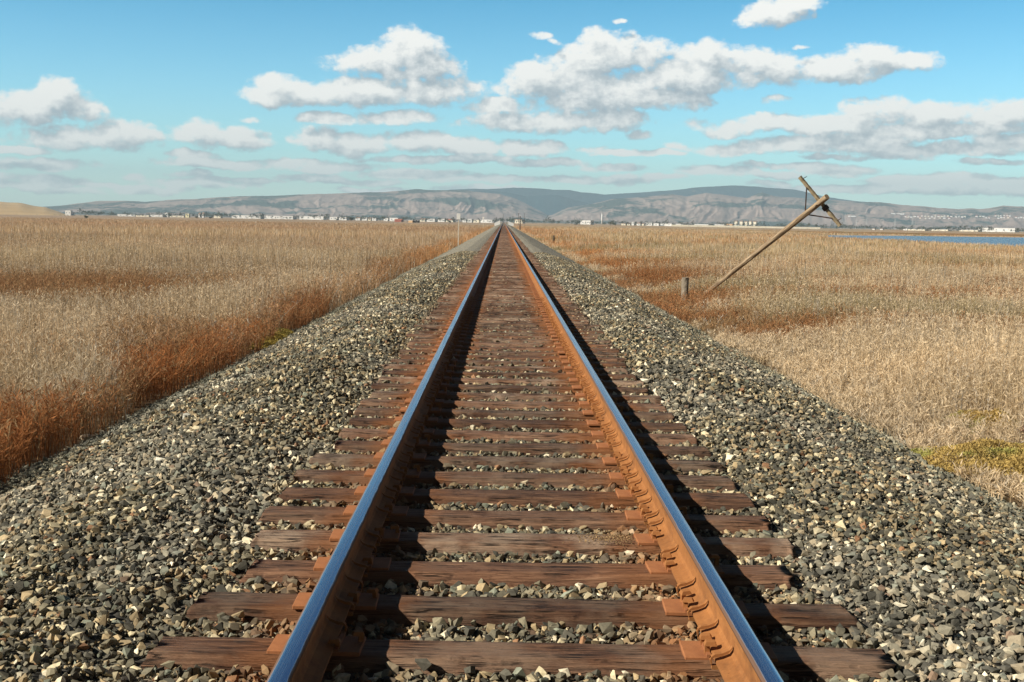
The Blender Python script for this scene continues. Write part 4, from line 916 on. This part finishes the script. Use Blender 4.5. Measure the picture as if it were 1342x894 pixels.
B = [ # x0, x1, ytop, wall, roof, gable, windows, label
 (85.5,92.5,275.0,'white','pale',0,3,'white boxy tall building at the foot of the golden hill'),
 (92.8,96,277.2,'white','pale',0,1,'small white annex right of the tall boxy building by the golden hill'),
 (154,177,279.8,'white','pale',0,6,'low white warehouse far left among dark trees'),
 (178,195,280.6,'cream','grey',0,4,'low cream shed between two white warehouses at far left'),
 (196,213,280.4,'white','pale',0,4,'low pale warehouse left of the white cube building'),
 (216,220.5,277.9,'white','pale',0,1,'white cube shaped building above the low roofs at left'),
 (222,241,281.3,'cream','grey',0,5,'long faint cream building left of the yellow block'),
 (243,247.6,279.0,'yellow','pale',0,2,'pale yellow block standing alone in the left marsh edge'),
 (260,262.5,278,'white','brown',1,0,'small white house above the roofs right of the yellow block'),
 (264.5,267,277.4,'white','brown',1,0,'small white gabled house next right on the slope above roofs'),
 (280,289,281.3,'cream','grey',0,2,'cream low building just left of the longest white warehouse'),
 (302.6,342,281.2,'white','pale',0,9,'longest bright white warehouse on the left skyline'),
 (343,385,281.9,'white','pale',0,9,'bright white warehouse joined to the right of the longest one'),
 (391,425,282.3,'white','pale',0,8,'white warehouse right of the longest pair with tree gap beside'),
 (431.7,442,283.3,'white','pale',0,3,'short white warehouse before the left dark tree clump'),
 (444,454.5,283.2,'white','pale',0,3,'short white warehouse touching the left dark tree clump'),
 (465.6,472,283.3,'white','brown',1,1,'white gabled house right of the dark tree clump'),
 (474,481,283.6,'white','pale',0,2,'white flat building second right of the dark tree clump'),
 (482,486,284.0,'cream','brown',1,1,'cream gabled house third right of the dark tree clump'),
 (487,493,284.0,'white','pale',0,2,'white flat building fourth right of the dark tree clump'),
 (502.6,508.7,284.5,'white','pale',0,2,'white low building left of the one behind the red barn'),
 (510,522,284.4,'white','pale',0,3,'white low building directly behind the red barn'),
 (550,557,285.0,'cream','brown',1,2,'cream gabled house right of the dark marsh boxes'),
 (559,570,285.4,'white','grey',0,3,'pale low building between the dark marsh boxes and marker post'),
 (573.5,583,285.6,'white','grey',0,3,'pale building left of the white marker board'),
 (584,594,285.8,'cream','red',1,3,'cream building with reddish roof beside the white marker board'),
 (606,611,285.6,'white','grey',1,1,'white gabled house just right of the white marker board'),
 (612,618.5,286.0,'white','pale',0,2,'white flat building second right of the marker board'),
 (620,628,286.8,'cream','grey',0,2,'cream low building left of the white hall near the track end'),
 (629,647.5,286.8,'white','pale',0,4,'white hall left of where the rails meet'),
 (674,685,286.6,'cream','red',0,3,'cream low building right of where the rails meet'),
 (760,774.5,287.8,'white','pale',0,4,'white low building left of the slim white tower'),
 (814,820,291.0,'cream','brown',1,1,'cream gabled house first right of the long dark thicket'),
 (821.5,826,291.2,'cream','brown',1,1,'cream gabled house second right of the long dark thicket'),
 (827.6,831,289.8,'white','pale',0,1,'narrow tall white building right of the long dark thicket'),
 (834,839.5,290.6,'white','brown',1,1,'white gabled house right of the narrow tall one'),
 (841,844,291.4,'cream','brown',1,0,'tiny cream gabled house between white buildings right of the tower'),
 (846,855,290.9,'white','pale',0,3,'bright white block left of centre in the right hand town'),
 (856,863.5,291.5,'white','grey',0,2,'white block touching the right of the bright block'),
 (865,881,292.0,'white','pale',0,4,'long low white warehouse right of the two white blocks'),
 (882,895,292.4,'white','pale',0,3,'low white warehouse at the left end of the pale levee wall'),
 (909,929,292.8,'white','pale',0,4,'white warehouse behind the middle of the pale levee wall'),
 (936,950,293.2,'white','pale',0,3,'white warehouse left of the tan building'),
 (951,960,292.3,'tan','brown',0,2,'tan boxy building among white ones left of the leaning pole'),
 (961,979,294.0,'green','grey',0,4,'pale green low building right of the tan one'),
 (1000,1005.5,295.6,'white','pale',0,1,'small white shed on the pale levee wall near the leaning pole'),
 (1050,1053.5,296.3,'white','brown',1,0,'white gabled house just right behind the leaning pole'),
 (1069,1071.5,296.8,'white','brown',1,0,'tiny white gabled house second right of the leaning pole'),
 (1143,1146.5,298.8,'white','brown',1,0,'tiny white gabled house beyond the left tip of the channel'),
 (1153,1157,298.2,'white','brown',1,0,'white steep gabled house beyond the channel near pylons'),
 (1184,1189,298.6,'white','pale',0,1,'white cube building beyond the channel left of long cream ones'),
 (1190,1212,299.4,'cream','grey',0,5,'long cream building beyond the channel at the pylons'),
 (1221,1242,300.1,'cream','pale',0,5,'second long cream building beyond the channel'),
 (1258,1281,300.8,'cream','pale',0,5,'cream building left of the big white warehouse at right'),
 (1283,1328.5,298.0,'white','pale',0,9,'largest bright white warehouse at the far right beyond the channel')]
for (x0, x1, yt, w_, rf, gb, wn_, lab) in B:
    building('town_building', x0, x1, yt, w_, rf, lab, D=1760 + random.uniform(-60, 60), gable=bool(gb), win=wn_, group='pale buildings of the town below the hills')
for (x0, x1, yt) in ((962,966,288.4),(969,973,288.6),(975,979,289.0),(981,984.5,288.5),(986,991,289.0)):
    building('town_house', x0, x1, yt - 0.3, 'cream', 'brown', 'small pale house among trees left of the leaning pole, above the warehouses', 'house', D=2500, gable=True, group='houses among trees')
building('red_barn', 516.5, 526.2, 285.9, 'red', 'red', 'small red barn at the far edge of the left marsh', 'barn', D=1250, gable=True, depth=8)
building('marsh_shed', 535, 540.8, 287.9, 'tan', 'pale', 'pale tan hut at the marsh edge right of the red barn', 'shed', D=1000, depth=4)
building('dark_hut', 541.2, 545, 288.0, 'dark', 'grey', 'dark boxy hut touching the right of the pale tan hut', 'shed', D=1000, depth=3)
building('dark_hut', 546.6, 548.6, 288.0, 'dark', 'grey', 'narrow dark hut standing apart right of the pale tan hut', 'shed', D=1000, depth=3)
# buildings on the slope at right
k = 0
for xa, xb, yy, st in ((1188,1200,284.6,4.0),(1204,1250,284.2,4.4),(1207,1250,286.6,6.0),(1254,1266,285.0,4.0),(1281,1292,284.6,4.2),(1294,1300,286.0,3.2),(1306,1328,284.0,3.8),(1310,1326,286.4,4.6),(1333,1345,286.2,4.0)):
    xx = xa
    while xx < xb:
        w_ = random.uniform(1.8, 3.2); ya = yy + random.uniform(-.5, .5); g_ = hr.on(xx, ya + 1.2)
        D_ = math.hypot(g_.x, g_.y); ww = w_
        building('hillside_house', xx - ww / 2, xx + ww / 2, ya - 0.6, random.choice(['white', 'cream', 'white']), random.choice(['brown', 'grey', 'red']), 'tiny pale house in the rows of houses on the right hand hillside', 'house', gable=True, group='houses on the hillside at right', ground=g_, depth=10)
        xx += st * random.uniform(.8, 1.25)
for (x0, x1, y_, lab) in ((1112, 1122, 284.0, 'long low white building on the hillside right of the crossarm'), (1168, 1174, 281.0, 'pale low building on the hillside left of the white one'), (1175, 1186, 281.4, 'white low building on the hillside above the channel')):
    g_ = hr.on((x0 + x1) / 2, y_ + 0.8); building('hillside_building', x0, x1, y_ - .5, 'white', 'pale', lab, 'building', ground=g_, win=3)
# white tower
p = at(788.7, yh(788.7), 1850); r = empty('white_tower', (p.x, p.y, GZ)); tag(r, 'slim white tower rising above the far trees right of the track', 'tower')
hh = CAMP.z + (yh(788.7) - 280.0) / F * 1850 - GZ
bm = bmesh.new(); bm_tube(bm, (0, 0, 0), (0, 0, hh - 1.2), 1.0, 0.8, 14); bm_obj('shaft', bm, M_white, r, True)
bm = bmesh.new(); bm_tube(bm, (0, 0, hh - 1.2), (0, 0, hh), 0.95, 0.95, 14); bm_obj('cap', bm, M_white, r)
# white parapets where the line goes over a crossing
for (x0, x1, yt, yb, lab) in ((648, 654.3, 289.4, 292.8, 'white sloping low wall left of the track far end'), (666.6, 673.2, 290.2, 293.2, 'white sloping low wall right of the track far end')):
    D_ = 640; p = at((x0 + x1) / 2, yb, D_); r = empty('low_wall', (p.x, p.y, GZ)); tag(r, lab, 'wall')
    w = (x1 - x0) / F * D_; zt = CAMP.z + (yh(660) - yt) / F * D_ - GZ; s = 1 if x0 < 660 else -1
    bm = bmesh.new(); a = [bm.verts.new(q) for q in ((-w/2, 0, 0), (w/2, 0, 0), (w/2, 0, zt if s > 0 else zt * .55), (-w/2, 0, zt * .55 if s > 0 else zt), (-w/2, .5, 0), (w/2, .5, 0), (w/2, .5, zt if s > 0 else zt * .55), (-w/2, .5, zt * .55 if s > 0 else zt))]
    for f in ((0, 1, 2, 3), (5, 4, 7, 6), (1, 5, 6, 2), (4, 0, 3, 7), (3, 2, 6, 7), (1, 0, 4, 5)): bm.faces.new([a[i] for i in f])
    bm_obj('wall_panel', bm, M_white, r)
    bm = bmesh.new(); bm_box(bm, (s * (w / 2 + .2), .25, zt / 2 + .1), (.4, .6, zt + .2)); bm_obj('end_pillar', bm, M_white, r)
# long pale wall on the far bank
p0 = at(880, yh(880) + 1.0, 1500); p1 = at(1075, yh(1075) + 1.0, 1500)
r = empty('levee_wall', (p0.x, p0.y, GZ)); tag(r, 'long thin pale wall along the far marsh edge right of the track', 'wall')
bm = bmesh.new(); dv = (p1 - p0); dv.z = 0
bm_box(bm, (dv.length / 2, 0, 1.1), (dv.length, 0.6, 2.2)); o = bm_obj('wall_panel', bm, M_wall['cream'], r); o.rotation_euler = (0, 0, math.atan2(dv.y, dv.x))
bm = bmesh.new(); bm_box(bm, (dv.length / 2, 0, 2.25), (dv.length, 0.9, 0.12)); o = bm_obj('coping', bm, M_wall['white'], r); o.rotation_euler = (0, 0, math.atan2(dv.y, dv.x))

# transmission pylons
M_pyl = mottled('pale_steel', (0.45, 0.46, 0.46), (0.55, 0.56, 0.56), 0.4, 0.6)
def pylon_parts(h):
    fr = bmesh.new(); w0, w1 = h * 0.07, h * 0.012
    for sx in (-1, 1):
        for sy in (-1, 1): bm_tube(fr, (sx * w0, sy * w0, 0), (sx * w1, sy * w1, h), 0.16, 0.12, 4)
    for k in range(8):
        t0, t1 = k / 8, (k + 1) / 8; a = w0 + (w1 - w0) * t0; b = w0 + (w1 - w0) * t1
        for sy in (-1, 1): bm_tube(fr, (-a, sy * a, h * t0), (b, sy * b, h * t1), .07, .07, 4); bm_tube(fr, (a, sy * a, h * t0), (-b, sy * b, h * t1), .07, .07, 4)
    return fr
first = None
for i, (px, yt, lab) in enumerate(((1103.5, 283.5, 'pale lattice pylon just right of the crossarm end'), (1107.5, 281.5, 'pale lattice pylon second right of the crossarm end'), (1122, 288, 'short pale lattice pylon third right of the crossarm end'), (1135.5, 286, 'pale lattice pylon fourth right of the crossarm end'), (1153, 289.5, 'short pale lattice pylon beyond the channel left of the tall pair'), (1172.5, 287.0, 'pale lattice pylon beyond the channel nearest left of the tall pair'), (1195.5, 284.5, 'tall pale lattice pylon, left one of the pair at the long cream building'), (1199.5, 290.5, 'shorter pale lattice pylon, right one of the pair at the long cream building'), (775.5, 284, 'faint pale lattice pylon left of the slim white tower'))):
    D_ = 2300; p = at(px, yh(px), D_); h = CAMP.z + (yh(px) - yt) / F * D_ - GZ
    r = empty('pylon', (p.x, p.y, GZ), random.uniform(-.4, .4)); tag(r, lab, 'pylon', 'transmission pylons')
    bm_obj('lattice', pylon_parts(h), M_pyl, r)
    for kk in range(3):
        bm = bmesh.new(); zz = h * (0.74 + 0.1 * kk); bm_tube(bm, (-h * .11, 0, zz), (h * .11, 0, zz), .13, .13, 4); bm_obj('arm', bm, M_pyl, r)

# ------------------------------------------------------------------ distant trees and shrubs
def crowns(centers, n_each, seed):
    """centers: x,y,z0,height,width -> leaf clumps"""
    r = np.random.default_rng(seed); Vs, Cs = [], []
    for (x, y, z0, h, w) in centers:
        lob = r.integers(3, 6); lc = np.stack([r.normal(0, .27, lob) * w, r.normal(0, .27, lob) * w, h * r.uniform(.4, .82, lob)], -1); lr = r.uniform(.22, .38, lob)
        k = r.integers(0, lob, n_each); u = r.normal(0, 1, (n_each, 3)); u /= np.linalg.norm(u, axis=1, keepdims=True); rr = r.random((n_each, 1)) ** .4
        P0 = np.array([x, y, z0]) + lc[k] + u * rr * lr[k][:, None] * np.array([w, w, h * .75])
        P0[:, 2] = np.maximum(P0[:, 2], z0 + .05)
        a = r.normal(0, 1, (n_each, 3)); b = r.normal(0, 1, (n_each, 3)); s = h * 0.10
        Vs.append(np.stack([P0, P0 + a * s, P0 + b * s], 1).reshape(-1, 3)); tone = r.uniform(.7, 1.3); hue = r.random()
        c = np.array([0.052, 0.068, 0.040]) * (1 - hue) + np.array([0.075, 0.07, 0.04]) * hue
        Cs.append(np.tile(c * tone, (n_each * 3, 1)) * np.repeat(r.uniform(.7, 1.35, (n_each, 1)), 3, 0))
    V = np.concatenate(Vs); return mesh_np('crowns', V, np.arange(len(V)), np.full(len(V) // 3, 3), np.concatenate(Cs))
cs = []
for k in range(1500):
    px = random.uniform(-150, 1500); D = random.choice([1600, 1660, 1960, 2100, 2300, 2600, 3000, 3400]) + random.uniform(-80, 80)
    if px < 105 and D < 2500: continue
    dens = fbm(np.array([px / 30.0]), np.array([0.0]), 8, 3)[0]
    p = at(px, yh(px), D); h = random.uniform(3.5, 7.5) * (0.55 + 0.9 * dens) + (2.0 if random.random() < .08 else 0)
    cs.append((p.x, p.y, GZ, h, h * random.uniform(.7, 1.5)))
for k in range(650):                                      # low bushes hiding the feet of the buildings
    px = random.uniform(-100, 1450); D = random.uniform(1450, 1650); p = at(px, yh(px), D); h = random.uniform(0.7, 1.7); cs.append((p.x, p.y, GZ, h, h * random.uniform(1.5, 3)))
tag(link('distant_trees', crowns(cs, 46, 4), M_leaf), 'dark line of distant trees and hedges around the town below the hills', 'trees', kind='stuff')
M_bark = mottled('bark', (0.07, 0.05, 0.035), (0.12, 0.09, 0.065), 3, 0.9)
def bush(px, D, w, h, label, n=260):
    p = at(px, yh(px), D); r = empty('shrub', (p.x, p.y, GZ)); tag(r, label, 'shrub', 'lone dark shrubs on the marsh')
    o = link('foliage', crowns([(0, 0, 0, h, w)], n, int(px)), M_leaf, r)
    bm = bmesh.new(); bm_tube(bm, (0, 0, -.1), (0.05, 0, h * .5), .12, .06, 6); bm_tube(bm, (0, 0, 0), (-.3 * w * .3, 0, h * .5), .08, .04, 6); bm_obj('stem', bm, M_bark, r)
bush(460.5, 1150, 5.5, 4.2, 'dark bushy clump between white warehouses at the left marsh edge')
bush(441.5, 1050, 1.6, 2.0, 'small dark round shrub just left of the dark bushy clump')
bush(258, 1100, 4.0, 2.3, 'low dark shrub right of the pale yellow block')
bush(275.5, 1050, 2.5, 2.4, 'dark round shrub left of the longest white warehouse')
bush(589, 900, 3.2, 2.4, 'dark shrub left of the white marker post at the field edge')
bush(800, 1150, 8.0, 3.8, 'long dark thicket below the slim white tower, left half')
bush(807, 1120, 5.0, 3.2, 'long dark thicket below the slim white tower, right half')
bush(755, 1100, 4.0, 2.4, 'low dark shrub left of the white building near the slim tower')
bush(112.5, 620, 2.6, 1.8, 'small dark shrub in the left marsh below the boxy white building')

# ------------------------------------------------------------------ air
HAZE = True
if HAZE:
    bm = bmesh.new(); bm_box(bm, (0, 0, 178.0), (19000, 19000, 364.0))
    m = bpy.data.materials.new('air'); m.use_nodes = True; n_ = NT(m.node_tree); n_.n.clear()
    pv = n_.add('ShaderNodeVolumePrincipled', {'Color': (0.64, 0.86, 1.0, 1), 'Density': 0.00014, 'Anisotropy': 0.0})
    out = n_.add('ShaderNodeOutputMaterial'); n_.l.new(pv.outputs[0], out.inputs['Volume'])
    o = bm_obj('haze', bm, m); tag(o, kind='stuff'); o['label'] = 'thin pale haze in the air over the marsh and hills'; o['category'] = 'haze'
